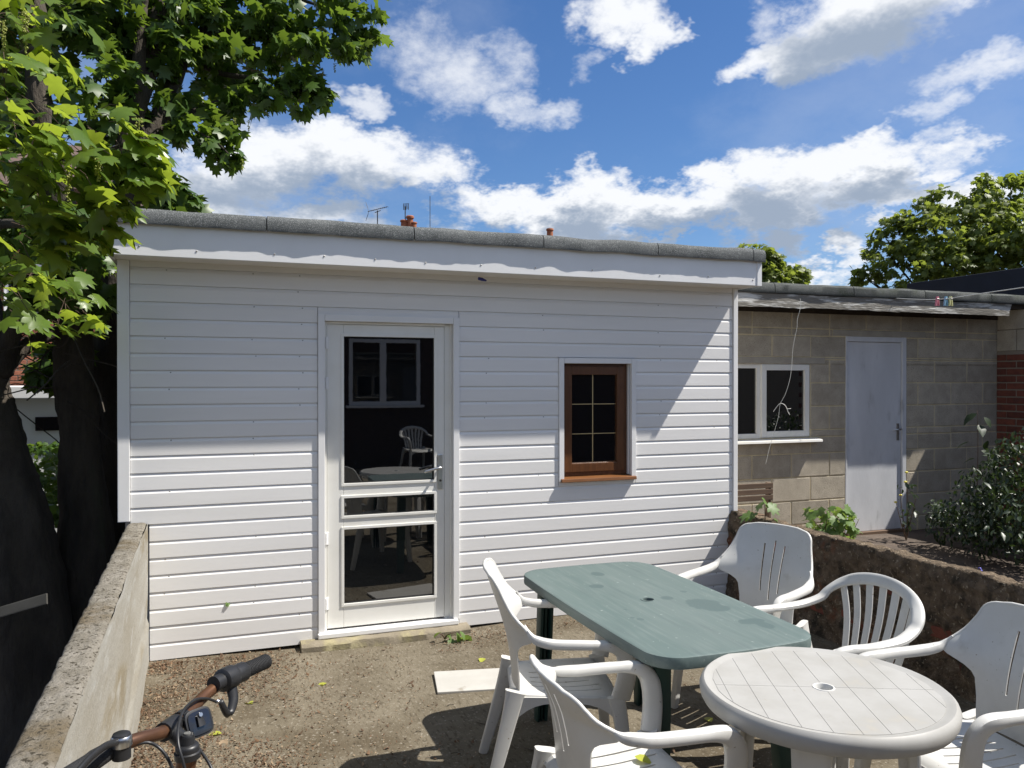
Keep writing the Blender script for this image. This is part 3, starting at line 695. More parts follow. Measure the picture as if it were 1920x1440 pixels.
# side wall at the far right: bricks below, rendered blocks above
def side_wall():
    S = thing('boundary_wall', (7.95, 4.6, .15), 'tall boundary wall of red brick with grey blocks above, at the far right', 'wall')
    x0 = 7.80; ZB = 1.98
    MB().box(x0 + .004, x0 + .21, 1.6, OY - .005, 0, ZB).build('mortar_core', 'brick_mortar', S)
    base = MB().box(-.007, .02, -.1045, .1045, -.0305, .0305).build('brick', 'red_brick', S, bevel=.004, segs=1, local=True); n = 0
    half = {}
    z = .15 + .0375; row = 0
    while z < ZB - .02:
        y = OY - .012 - .1045 - (.1125 if row % 2 else 0)
        while y > 3.2:
            o = base if n == 0 else base.copy()
            if n: COL.objects.link(o)
            o.parent = S; o.location = Vector((x0 + random.uniform(-.002, .002), y, z)) - Vector((7.95, 4.6, .15)); n += 1
            y -= .225
        if row % 2:
            MB().box(x0 - .007, x0 + .02, OY - .012 - .102, OY - .012, z - .0305, z + .0305).build('brick', 'red_brick', S, bevel=.004, segs=1)
        z += .075; row += 1
    zz = ZB + .004
    while zz < 2.44:
        y = OY - .01 - (.22 if zz < 2.1 else 0); h = min(.215, 2.47 - zz)
        if zz < 2.1: MB().box(x0 - .004, x0 + .2, y + .008, OY - .01, zz, zz + h).build('block', 'block_grey', S, bevel=.006)
        while y > 1.6:
            MB().box(x0 - .004 + random.uniform(0, .004), x0 + .2, y - .44, y, zz, zz + h).build('block', 'block_grey', S, bevel=.006); y -= .45
        zz += .225
    MB().box(x0 + .01, x0 + .19, 1.7, OY - .02, ZB, 2.46).build('mortar_core', 'brick_mortar', S)
    B = thing('neighbour_building', (9.8, 6.0, .15), 'dark navy flat-roofed building rising behind the block outbuilding', 'building')
    MB().box(8.22, 12.5, 2.0, 7.70, .1, 2.55).build('wall', 'house_brick', B)
    MB().box(8.16, 12.6, 1.9, 7.72, 2.551, 2.89).build('roof_fascia', 'navy_cladding', B, bevel=.01)
side_wall()

# ------------------------------------------------------------------ houses behind
def brick_face(root, x0, x1, y, z0, z1, nm='wall'):
    MB().box(x0, x1, y, y + 5, z0, z1).build(nm, 'house_brick', root)
def houses():
    # terrace beyond the annex: roof ridge and chimney pots show over the felt edge
    H = thing('terraced_house', (2.0, 27.5, 0), 'distant brick house whose chimney pots and aerials rise over the annex roof', 'house')
    MB().box(-9, 12.5, 24.5, 31, -.9, 4.0).build('wall', 'house_brick', H)
    MB().prism([(24.1, 3.9), (27.7, 5.55), (31.4, 3.9)], 'x', -9.3, 12.8).build('roof', 'roof_tile', H)
    def pot(px, py_top, py_bot, w, par, flare=1.0):
        d = 26.0; a = W(px, py_bot, d); b = W(px, py_top, d); r = w / FOC * d / 2; h = b.z - a.z
        MB().lathe([(r * .98, -.25), (r * .9, h * .55), (r * .86, h * .8), (r * 1.08 * flare, h * .82), (r * 1.1 * flare, h * .93), (r * .95, h), (r * .7, h), (r * .7, h * .7)], (a.x, a.y, a.z), 16).build('chimney_pot', 'terracotta', par, smooth='auto')
    c = W(764, 455, 26); st = MB().box(c.x - .55, c.x + .45, c.y - .35, c.y + .35, 4.6, W(764, 437, 26).z).build('chimney', 'red_brick', H, bevel=.03)
    pot(758, 413, 432, 14, st); pot(769, 405, 432, 13, st, 1.08); pot(776, 417, 432, 12, st); pot(751, 426, 434, 12, st)
    c = W(1031, 470, 26); st2 = MB().box(c.x - .5, c.x + .7, c.y - .35, c.y + .35, 4.6, W(1031, 452, 26).z).build('chimney', 'red_brick', H, bevel=.03)
    pot(1031, 429, 450, 13, st2); pot(1046, 447, 455, 9, st2); pot(1057, 447, 455, 9, st2)
    def mast(px, top, bot, d=26, r=.018):
        return MB().tube([W(px, bot + 30, d), W(px, top, d)], r, 6)
    # yagi aerial
    m = mast(708, 395, 430)
    a, b = W(690, 397, 26), W(727, 388, 26); m.tube([a, b], .012, 6)
    m.tube([W(703, 399, 26), W(714, 395, 26)], .012, 5)
    for t in np.linspace(.15, 1, 9):
        p = a.lerp(b, t); m.tube([p + Vector((0, -.18, -.05)), p + Vector((0, .18, .05))], .006, 4)
    for s in (-1, 1):
        for k in range(4):
            q = a + Vector((0.03, 0, 0)); m.tube([q + Vector((-.02 * k, 0, s * .06 * k)), q + Vector((-.02 * k - .03, .02, s * (.06 * k + .13)))], .006, 4)
    m.build('aerial', 'aerial_metal', H)
    m = mast(760, 388, 425)
    for k in range(5): m.tube([W(756, 383 + k * 2.4, 26), W(767, 382 + k * 2.4, 26)], .010, 4)
    for px in (757, 761.5, 766): m.tube([W(px, 382, 26), W(px, 394, 26)], .009, 4)
    m.build('aerial', 'aerial_metal', H)
    mast(806.5, 368, 430, 26, .011).build('aerial', 'aerial_metal', H)
    m = mast(371, 379, 420, 24); m.tube([W(352, 368, 24), W(386, 390, 24)], .012, 6); m.tube([W(352, 399, 24), W(371, 397, 24)], .010, 5)
    for k in range(4): m.tube([W(350, 367 + k * 2, 24), W(362, 368 + k * 2, 24)], .008, 4)
    m.build('aerial', 'aerial_metal', H)
    m = mast(312, 322, 420, 24); 
    for k in range(4): m.tube([W(301, 311 + k * 2.2, 24), W(315, 310 + k * 2.2, 24)], .008, 4)
    for px in (301, 308, 315): m.tube([W(px, 310, 24), W(px, 318, 24)], .008, 4)
    m.build('aerial', 'aerial_metal', H)
    # brick house glimpsed through the sycamore on the left
    K = thing('brick_house', (-5.2, 13.5, 0), 'red brick house glimpsed between the tree trunks at the left', 'house')
    MB().box(-10.5, -1.45, 13.0, 18, -.9, 4.4).build('wall', 'brick_mortar', K)
    base = MB().box(-.1045, .1045, -.008, .02, -.0305, .0305).build('brick', 'house_brick', K, bevel=.004, segs=1, local=True); n = 0
    for r_ in range(20):
        z = 1.55 + r_ * .075; x = -1.60 - (.1125 if r_ % 2 else 0)
        for c_ in range(14):
            o = base if n == 0 else base.copy()
            if n: COL.objects.link(o)
            o.parent = K; o.location = Vector((x - c_ * .225, 13.0, z)) - Vector((-5.2, 13.5, 0)); n += 1
    MB().box(-10.5, -1.452, 12.985, 13.0, 3.056, 4.4).box(-10.5, -1.452, 12.985, 13.0, -.9, 1.50).box(-10.5, -4.9, 12.985, 13.0, 1.502, 3.054).build('far_brickwork', 'house_brick', K)
    MB().prism([(12.6, 4.35), (15.5, 5.7), (18.4, 4.35)], 'x', -10.8, -1.2).build('roof', 'roof_tile', K)
    p = W(88, 575, 12.6); MB().box(p.x - .28, p.x + .3, 12.93, 12.98, p.z - .35, p.z + .5).build('window', 'white_trim', K, bevel=.01)
    MB().box(p.x - .22, p.x + .24, 12.922, 12.929, p.z - .29, p.z + .44).build('pane', 'dark_glass', K)
    m = MB().tube([W(62, 800, 12), W(30, 470, 12.2)], .06, 8); m.build('downpipe', 'white_trim', K, smooth=True)
    S = thing('white_lean_to', (-2.4, 11.4, 0), 'white flat-roofed lean-to seen between the tree trunks', 'shed')
    MB().box(-4.5, -1.35, 11.3, 12.6, -.9, 1.45).build('wall', 'white_shed', S)
    MB().box(-4.6, -1.25, 11.12, 12.7, 1.451, 1.60).build('roof', 'white_trim', S, bevel=.01)
    q = W(112, 778, 10.2); MB().box(q.x - .22, q.x + .22, 11.27, 11.298, 1.05, 1.22).build('window', 'dark_glass', S)
    # the house that stands behind the photographer; the door glass mirrors its wall and window
    G = thing('brick_house', (3, -5, 0), 'brick house behind the viewer whose white window is mirrored in the door glass', 'house')
    MB().box(-6, 10, -9, -4.6, -.9, 2.85).build('wall', 'sooty_brick', G)
    MB().prism([(-9.2, 2.86), (-4.42, 2.86), (-4.42, 3.0), (-9.2, 3.2)], 'x', -6.2, 10.2).build('roof', 'felt', G)
    x0, x1, z0, z1 = 2.34, 3.70, 1.20, 2.45
    F = MB().box(x0, x0 + .07, -4.62, -4.55, z0, z1).box(x1 - .07, x1, -4.62, -4.55, z0, z1).box(x0 + .07, x1 - .07, -4.62, -4.55, z0, z0 + .07).box(x0 + .07, x1 - .07, -4.62, -4.55, z1 - .07, z1).box(2.92, 3.04, -4.62, -4.54, z0 + .07, z1 - .07).build('window', 'white_trim', G, bevel=.008)
    for a, b in ((x0 + .07, 2.92), (3.04, x1 - .07)): MB().box(a, b, -4.605, -4.598, z0 + .07, z1 - .07).build('pane', 'dark_glass', F)
    MB().box(x0 - .06, x1 + .06, -4.62, -4.48, z0 - .05, z0 - .002).build('sill', 'white_trim', F, bevel=.006)
houses()

# ------------------------------------------------------------------ plastic chairs
def shell(rows, holes, thick, name, mat, parent):
    """grid of points (rows of equal length) with removed cells, made solid"""
    nr, nc = len(rows), len(rows[0]); me = bpy.data.meshes.new(name)
    vs = [tuple(p) for r in rows for p in r]; fs = []
    for i in range(nr - 1):
        for k in range(nc - 1):
            if (i, k) in holes: continue
            fs.append((i * nc + k, i * nc + k + 1, (i + 1) * nc + k + 1, (i + 1) * nc + k))
    me.from_pydata(vs, [], fs); bm = bmesh.new(); bm.from_mesh(me)
    bmesh.ops.delete(bm, geom=[v for v in bm.verts if not v.link_faces], context='VERTS')
    bmesh.ops.recalc_face_normals(bm, faces=bm.faces)
    bm.normal_update(); front = list(bm.faces); rim_e = [e for e in bm.edges if len(e.link_faces) == 1]
    twin = {v: bm.verts.new(v.co - v.normal * thick) for v in list(bm.verts)}
    for f in front: bm.faces.new([twin[v] for v in reversed(f.verts)])
    for e in rim_e: a_, b_ = e.verts; bm.faces.new((a_, b_, twin[b_], twin[a_]))
    bmesh.ops.recalc_face_normals(bm, faces=bm.faces)
    bm.to_mesh(me); bm.free()
    return link(name, me, mat, parent, 'auto')

def seat_part(T, mat, sw=.215, slots=True):
    cols = [-1, -.97, -.9, -.8]
    slot_c = [-.62, -.37, -.12, .12, .37, .62]
    xs = [-1, -.985, -.95, -.86, -.74]
    for c in slot_c: xs += [c - .018, c + .018]
    xs += [.74, .86, .95, .985, 1]
    ts = [0, .02, .06, .12, .20, .30, .42, .54, .66, .76, .84, .90, .95, .985, 1.0]
    rows = []
    for t in ts:
        y = lerp(-.205, .235, t); w = lerp(sw * .90, sw * 1.08, min(1, t * 1.4)) * (1 - .10 * max(0, (t - .86) / .14) ** 2.2)
        r = []
        for s in xs:
            z = .425 - .016 * math.sin(PI * min(1, t * 1.1)) * (1 - s * s) + .006 * abs(s) ** 3
            if t > .84: z -= .040 * ((t - .84) / .16) ** 2
            if abs(s) > .94: z -= .034 * ((abs(s) - .94) / .06)
            if t < .04: z -= .030 * (1 - t / .04)
            r.append((s * w, y - .018 * (s * s) * max(0, (t - .8) / .2), z))
        rows.append(r)
    holes = set()
    if slots:
        for c in slot_c:
            k = min(range(len(xs)), key=lambda i: abs(xs[i] - (c - .018)))
            i0 = 4 if abs(c) < .5 else 5
            for i in range(i0, 10 if abs(c) > .3 else 9): holes.add((i, k))
    return shell(rows, holes, .005, 'seat', mat, T)

def legs_part(T, mat, lean_back=.12):
    for s in (-1, 1):
        # front leg: broad blade that narrows to the floor, tied into the seat by a curved web
        p = catmull([(s * .236, .205, .430), (s * .245, .222, .34), (s * .258, .240, .18), (s * .272, .256, 0)], 6)
        sec = [(lerp(.036, .020, (i / (len(p) - 1)) ** .7), lerp(.022, .016, i / (len(p) - 1))) for i in range(len(p))]
        MB().sweep(p, sec, (0, 1, 0), 12, 4.0).build('leg', mat, T, smooth='auto', local=True)
        p = catmull([(s * .192, -.190, .440), (s * .202, -.215, .34), (s * .222, -.262, .17), (s * .240, -.190 - lean_back, 0)], 6)
        sec = [(lerp(.042, .020, (i / (len(p) - 1)) ** .7), lerp(.020, .015, i / (len(p) - 1))) for i in range(len(p))]
        MB().sweep(p, sec, (0, 1, 0), 12, 4.0).build('leg', mat, T, smooth='auto', local=True)
        # side apron with an arch between the legs
        n = 14; vs = []; fs = []
        for i in range(n + 1):
            t = i / n; y = lerp(-.205, .225, t); x = s * lerp(.203, .240, t); dz = .022 + .085 * abs(2 * t - 1) ** 3.2
            for dx in (0, -s * .010): vs += [(x + dx, y, .421), (x + dx * .9, y, .421 - dz)]
        for i in range(n):
            a = i * 4; b = a + 4
            fs += [(a, a + 1, b + 1, b), (a + 2, b + 2, b + 3, a + 3), (a + 1, a + 3, b + 3, b + 1), (a, b, b + 2, a + 2)]
        fs += [(0, 2, 3, 1), (n * 4, n * 4 + 1, n * 4 + 3, n * 4 + 2)]
        MB().add(vs, fs).build('apron', mat, T, smooth='auto', local=True)
    for y, w0 in ((.222, .235), (-.198, .195)):
        n = 14; vs = []; fs = []
        for i in range(n + 1):
            t = i / n; x = lerp(-w0, w0, t); dz = .016 + .075 * abs(2 * t - 1) ** 4
            for dy in (0, -.008 * (1 if y > 0 else -1)): vs += [(x, y + dy, .400), (x, y + dy, .400 - dz)]
        for i in range(n):
            a = i * 4; b = a + 4
            fs += [(a, a + 1, b + 1, b), (a + 2, b + 2, b + 3, a + 3), (a + 1, a + 3, b + 3, b + 1), (a, b, b + 2, a + 2)]
        MB().add(vs, fs).build('apron', mat, T, smooth='auto', local=True)

def chair_high(label, loc, rz, group, H=.90):
    T = thing('plastic_chair', loc, label, 'chair', group, rz); mat = 'plastic_white'
    seat_part(T, mat); legs_part(T, mat)
    # back: one moulded sheet that spreads into the arms, with three slots
    slots = [-.30, 0, .30]; xs = [-1, -.97, -.9, -.75, -.55]
    for c in slots: xs += [c - .024, c + .024]
    xs += [.55, .75, .9, .97, 1]; xs = sorted(xs)
    zs = [.425, .47, .52, .56, .585, .605, .622, .636, .648, .66, .675, .69, .71, .73, .755, .78, .80, .82, .84, .857, .872, .884, .892, .897, .90]
    wt = [(.425, .150), (.52, .156), (.585, .168), (.605, .180), (.622, .202), (.636, .230), (.648, .254), (.66, .268), (.675, .271), (.69, .267), (.71, .257), (.73, .247), (.755, .235), (.78, .225), (.80, .218), (.82, .212), (.84, .208), (.857, .205), (.872, .200), (.884, .191), (.892, .180), (.897, .167), (.90, .146)]
    rows = []
    for z in zs:
        w = interp(wt, z); zz = .66 + (z - .66) * (H - .66) / .24 if z > .66 else z
        y0 = -.195 - .105 * ((zz - .425) / .475) ** 1.15; r = []; wb = lerp(.150, .205, (z - .425) / .475)
        for s in xs:
            x = s * wb if abs(s) <= .55 else math.copysign(lerp(.55 * wb, w, (abs(s) - .55) / .45), s); cur = .95 * x * x + (.035 * max(0, abs(s) - .6) / .4 * math.exp(-((z - .675) / .055) ** 2))
            r.append((x, y0 + cur + .012 * math.sin((z - .425) * 9), zz - .010 * s * s * min(1, max(0, (z - .80) / .08))))
        rows.append(r)
    holes = set()
    for c in slots:
        k = min(range(len(xs)), key=lambda i: abs(xs[i] - (c - .024)))
        for i in range(3 if c else 2, 17 if c == 0 else 16): holes.add((i, k))
    shell(rows, holes, .0055, 'backrest', mat, T)
    # rolled rim that runs up one side, over the top and down
    rim = []
    for i, z in enumerate(zs):
        if z >= .66: rim.append(Vector(rows[i][-1]))
    top = [Vector(p) for p in rows[-1]][::-1]
    path = rim + top[1:-1] + [Vector((-p.x, p.y, p.z)) for p in rim[::-1]]
    MB().sweep(path, [(.0075, .0075)] * len(path), (0, 1, 0), 8).build('back_rim', mat, T, smooth=True, local=True)
    for s in (-1, 1):
        zm = lambda z: .66 + (z - .66) * (H - .66) / .24 if z > .66 else z
        p = catmull([(s * .250, -.158, zm(.722)), (s * .262, -.147, zm(.700)), (s * .2715, -.125, zm(.674)), (s * .280, -.085, .660), (s * .287, -.03, .654), (s * .289, .08, .651), (s * .285, .165, .646), (s * .280, .212, .629), (s * .273, .237, .585), (s * .262, .240, .51), (s * .242, .222, .425)], 5)
        m = len(p); sec = []
        for i in range(m):
            t = i / (m - 1)
            sec.append((interp([(0, .003), (.08, .006), (.16, .012), (.24, .017), (.35, .018), (.55, .017), (.66, .026), (.8, .036), (1, .038)], t), interp([(0, .003), (.08, .006), (.16, .012), (.24, .019), (.34, .024), (.6, .024), (.75, .018), (1, .016)], t)))
        ref = [Vector((0, math.sin(min(1, max(0, (i / (m - 1) - .5) / .25)) * PI / 2), math.cos(min(1, max(0, (i / (m - 1) - .5) / .25)) * PI / 2))) for i in range(m)]
        MB().sweep(p, sec, ref, 12, 3.2).build('armrest', mat, T, smooth='auto', local=True)
    return T

def chair_round(label, loc, rz, group):
    T = thing('plastic_chair', loc, label, 'chair', group, rz); mat = 'plastic_white'
    seat_part(T, mat); legs_part(T, mat)
    def hoop(s):                       # s -1..1 across the back; the rim's middle line
        a = s * PI / 2
        return Vector((.262 * math.sin(a), -.165 - .125 * math.cos(a) ** .8, .666 + .135 * math.cos(a) ** .9))
    arm = [Vector((-.242, .222, .425)), Vector((-.262, .240, .51)), Vector((-.273, .236, .58)), Vector((-.279, .212, .625)), Vector((-.284, .16, .640)), Vector((-.288, .06, .642)), Vector((-.285, -.05, .646)), Vector((-.277, -.115, .655))]
    back = [hoop(lerp(-.96, .96, i / 16)) for i in range(17)]
    path = catmull(arm + back + [Vector((-p.x, p.y, p.z)) for p in arm[::-1]], 3); m = len(path); sec = []; ref = []
    for i in range(m):
        t = min(i, m - 1 - i) / (m - 1)
        sec.append((interp([(0, .036), (.07, .034), (.12, .022), (.16, .014), (.26, .014), (.34, .013), (.5, .011)], t), interp([(0, .016), (.12, .020), (.17, .026), (.3, .026), (.5, .027)], t)))
        k = min(1, max(0, (.16 - t) / .08)); b = min(1, max(0, (t - .27) / .13))
        sgn = 1
        v = Vector((0, math.sin(k * PI / 2), math.cos(k * PI / 2))).lerp(Vector((0, .95, .35)), b)
        ref.append(v)
    MB().sweep(path, sec, ref, 12, 2.8).build('arm_hoop', mat, T, smooth='auto', local=True)
    for i in range(7):
        s = lerp(-.56, .56, i / 6); b = hoop(s); a = Vector((s * .24, -.19, .405))
        mid = a.lerp(b, .55) + Vector((-.012 * s, -.016, 0)); p = catmull([a, mid, b], 6)
        MB().sweep(p, [(lerp(.016, .0205, k / (len(p) - 1)), .0035) for k in range(len(p))], (1, .0, 0), 8, 4.0).build('slat', mat, T, smooth='auto', local=True)
    return T
G_CH = 'white plastic garden chairs'
def face(deg): return math.radians(deg - 90)
chair_high('white high-backed plastic chair seen edge-on at the door side of the green table', (1.355, 3.10, 0), face(-17), G_CH)
chair_high('white low-backed plastic chair in the foreground with a yellow leaf on its seat', (1.22, 2.27, 0), face(-3), G_CH, .775)
chair_high('white high-backed plastic chair nearest the annex corner, at the far side of the green table', (2.545, 3.40, 0), face(203), G_CH)
chair_round('white plastic chair with a round slatted back between the two high-backed ones', (2.44, 2.70, 0), face(180), G_CH)
chair_high('white high-backed plastic chair cut by the right edge, beside the round white table', (2.42, 2.02, 0), face(173), G_CH, .865)
chair_round('white plastic chair with slatted back mirrored in the door glass, by the house behind', (3.45, -3.7, 0), face(80), G_CH)

# ------------------------------------------------------------------ tables
def round_table():
    c = Vector((1.811, 2.035, 0)); r = .376; H = .712
    T = thing('round_table', c, 'round white plastic garden table with a parasol hole, beside the green table', 'table', rz=math.radians(-24))
    n = 72; prof = [(.030, H - .010), (r - .03, H - .010), (r - .018, H - .006), (r - .006, H - .004), (r + .004, H - .012), (r + .009, H - .026), (r + .006, H - .048), (r - .002, H - .062), (r - .010, H - .062), (r - .010, H - .03), (.030, H - .022)]
    vs = []; fs = []
    for (a, z) in prof:
        for k in range(n): th = 2 * PI * k / n; vs.append((a * math.cos(th), a * math.sin(th), z))
    q = len(prof)
    for i in range(q):
        for k in range(n): fs.append((i * n + k, i * n + (k + 1) % n, ((i + 1) % q) * n + (k + 1) % n, ((i + 1) % q) * n + k))
    MB().add(vs, fs).build('tabletop', 'plastic_tabletop', T, smooth='auto', local=True)
    # moulded planks of the top, parted by fine grooves, with a gap across the middle
    ri = r - .034; m = MB(); w = .078; g = .0007
    k = -6
    for k in range(-5, 5):
        for half in (-1, 1):
            a, b = k * w + g, (k + 1) * w - g
            lo = .0007
            pts = []
            for t in np.linspace(a, b, 7):
                if abs(t) < ri: pts.append((float(t), math.sqrt(ri * ri - t * t)))
            if len(pts) < 3: continue
            inner = []
            for t in np.linspace(b, a, 7):
                y = lo
                if abs(t) < .036: y = math.sqrt(max(0, .036 ** 2 - t * t)) + .001
                if abs(t) < ri: inner.append((float(t), y))
            poly = [(x, y * half) for x, y in pts + inner]
            m.prism(poly, 'z', H - .0099, H - .0089)
    m.build('top_panel', 'plastic_tabletop', T, local=True)
    MB().lathe([(.035, H - .0098), (.034, H - .0076), (.029, H - .0076), (.027, H - .012), (.024, H - .04), (.023, H - .12), (.0245, H - .12), (.030, H - .012)], n=28, caps=False).build('parasol_socket', 'plastic_white', T, smooth='auto', local=True)
    for k in range(4):
        a = PI / 4 + k * PI / 2 + math.radians(20); d = Vector((math.cos(a), math.sin(a), 0)); t = Vector((-d.y, d.x, 0))
        p = catmull([d * .250 + Vector((0, 0, H - .030)), d * .262 + Vector((0, 0, .45)), d * .285 + Vector((0, 0, 0))], 5)
        o = MB().sweep(p, [(lerp(.062, .040, i / (len(p) - 1)), lerp(.018, .014, i / (len(p) - 1))) for i in range(len(p))], t, 12, 5.0)
        o.sweep([q - d * .022 for q in p], [(.010, lerp(.026, .018, i / (len(p) - 1))) for i in range(len(p))], t, 8, 5.0)
        o.build('leg', 'plastic_white', T, smooth='auto', local=True)
round_table()

def green_table():
    c = Vector((1.785, 3.09, 0)); hx, hy, H = .352, .685, .715
    T = thing('garden_table', c, 'rectangular faded green plastic garden table with stains and dark green legs', 'table')
    def outline(ex, ey, n=10, rr=.11):
        pts = []
        for (sx, sy, a0) in ((1, 1, 0), (-1, 1, 90), (-1, -1, 180), (1, -1, 270)):
            for i in range(n + 1):
                a = math.radians(a0 + 90 * i / n); pts.append((sx * (ex - rr) + rr * math.cos(a), sy * (ey - rr) + rr * math.sin(a)))
        full = []
        for p, q in zip(pts, pts[1:] + pts[:1]):
            d = math.dist(p, q); k = max(1, int(d / .05))
            for i in range(k): full.append((lerp(p[0], q[0], i / k), lerp(p[1], q[1], i / k)))
        # the sides bow out a little
        return [(x * (1 + .045 * (1 - (y / ey) ** 2)), y * (1 + .025 * (1 - (x / ex) ** 2))) for x, y in full]
    base = outline(hx, hy); n = len(base)
    prof = [(.93, H - .0035), (.985, H - .002), (.996, H - .004), (1.0, H - .010), (1.002, H - .036), (.998, H - .045), (.99, H - .045), (.988, H - .012), (.93, H - .012)]
    vs = []; fs = []
    for s, z in prof:
        for x, y in base: vs.append((x - (1 - s) * hx * (1 if x > 0 else -1) * min(1, abs(x) / .2), y - (1 - s) * hx * (1 if y > 0 else -1) * min(1, abs(y) / .2), z))
    q = len(prof)
    for i in range(q - 1):
        for k in range(n): fs.append((i * n + k, i * n + (k + 1) % n, (i + 1) * n + (k + 1) % n, (i + 1) * n + k))
    # flat field with a round parasol hole
    hole = 32; hv = len(vs)
    import bisect
    for k in range(n):
        a = math.atan2(base[k][1], base[k][0]); vs.append((.024 * math.cos(a), .024 * math.sin(a), H - .0035))
    for k in range(n): fs.append((k, (k + 1) % n, hv + (k + 1) % n, hv + k))
    h2 = len(vs)
    for k in range(n):
        a = math.atan2(base[k][1], base[k][0]); vs.append((.022 * math.cos(a), .022 * math.sin(a), H - .05))
    for k in range(n): fs.append((hv + k, hv + (k + 1) % n, h2 + (k + 1) % n, h2 + k))
    # underside
    u = len(vs)
    for k in range(n):
        a = math.atan2(base[k][1], base[k][0]); vs.append((.023 * math.cos(a), .023 * math.sin(a), H - .012))
    for k in range(n): fs.append(((q - 1) * n + (k + 1) % n, (q - 1) * n + k, u + k, u + (k + 1) % n))
    MB().add(vs, fs).build('tabletop', 'plastic_green', T, smooth='auto', local=True)
    MB().lathe([(.034, H - .0034), (.033, H - .0015), (.026, H - .0015), (.024, H - .02), (.0235, H - .06), (.0243, H - .06), (.027, H - .0034)], n=28, caps=False).build('parasol_ring', 'plastic_green', T, smooth='auto', local=True)
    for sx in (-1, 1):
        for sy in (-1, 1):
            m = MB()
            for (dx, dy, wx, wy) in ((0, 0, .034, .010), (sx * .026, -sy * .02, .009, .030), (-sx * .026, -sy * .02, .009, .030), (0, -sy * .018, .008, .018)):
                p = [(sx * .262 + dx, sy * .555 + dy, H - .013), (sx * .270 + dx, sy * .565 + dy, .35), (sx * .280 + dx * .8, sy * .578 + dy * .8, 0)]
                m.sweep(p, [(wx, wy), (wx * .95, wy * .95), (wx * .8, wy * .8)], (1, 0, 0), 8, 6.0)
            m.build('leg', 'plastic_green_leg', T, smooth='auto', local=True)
    # dried spill marks lie in the material; a bare twig of dirt by the hole
green_table()

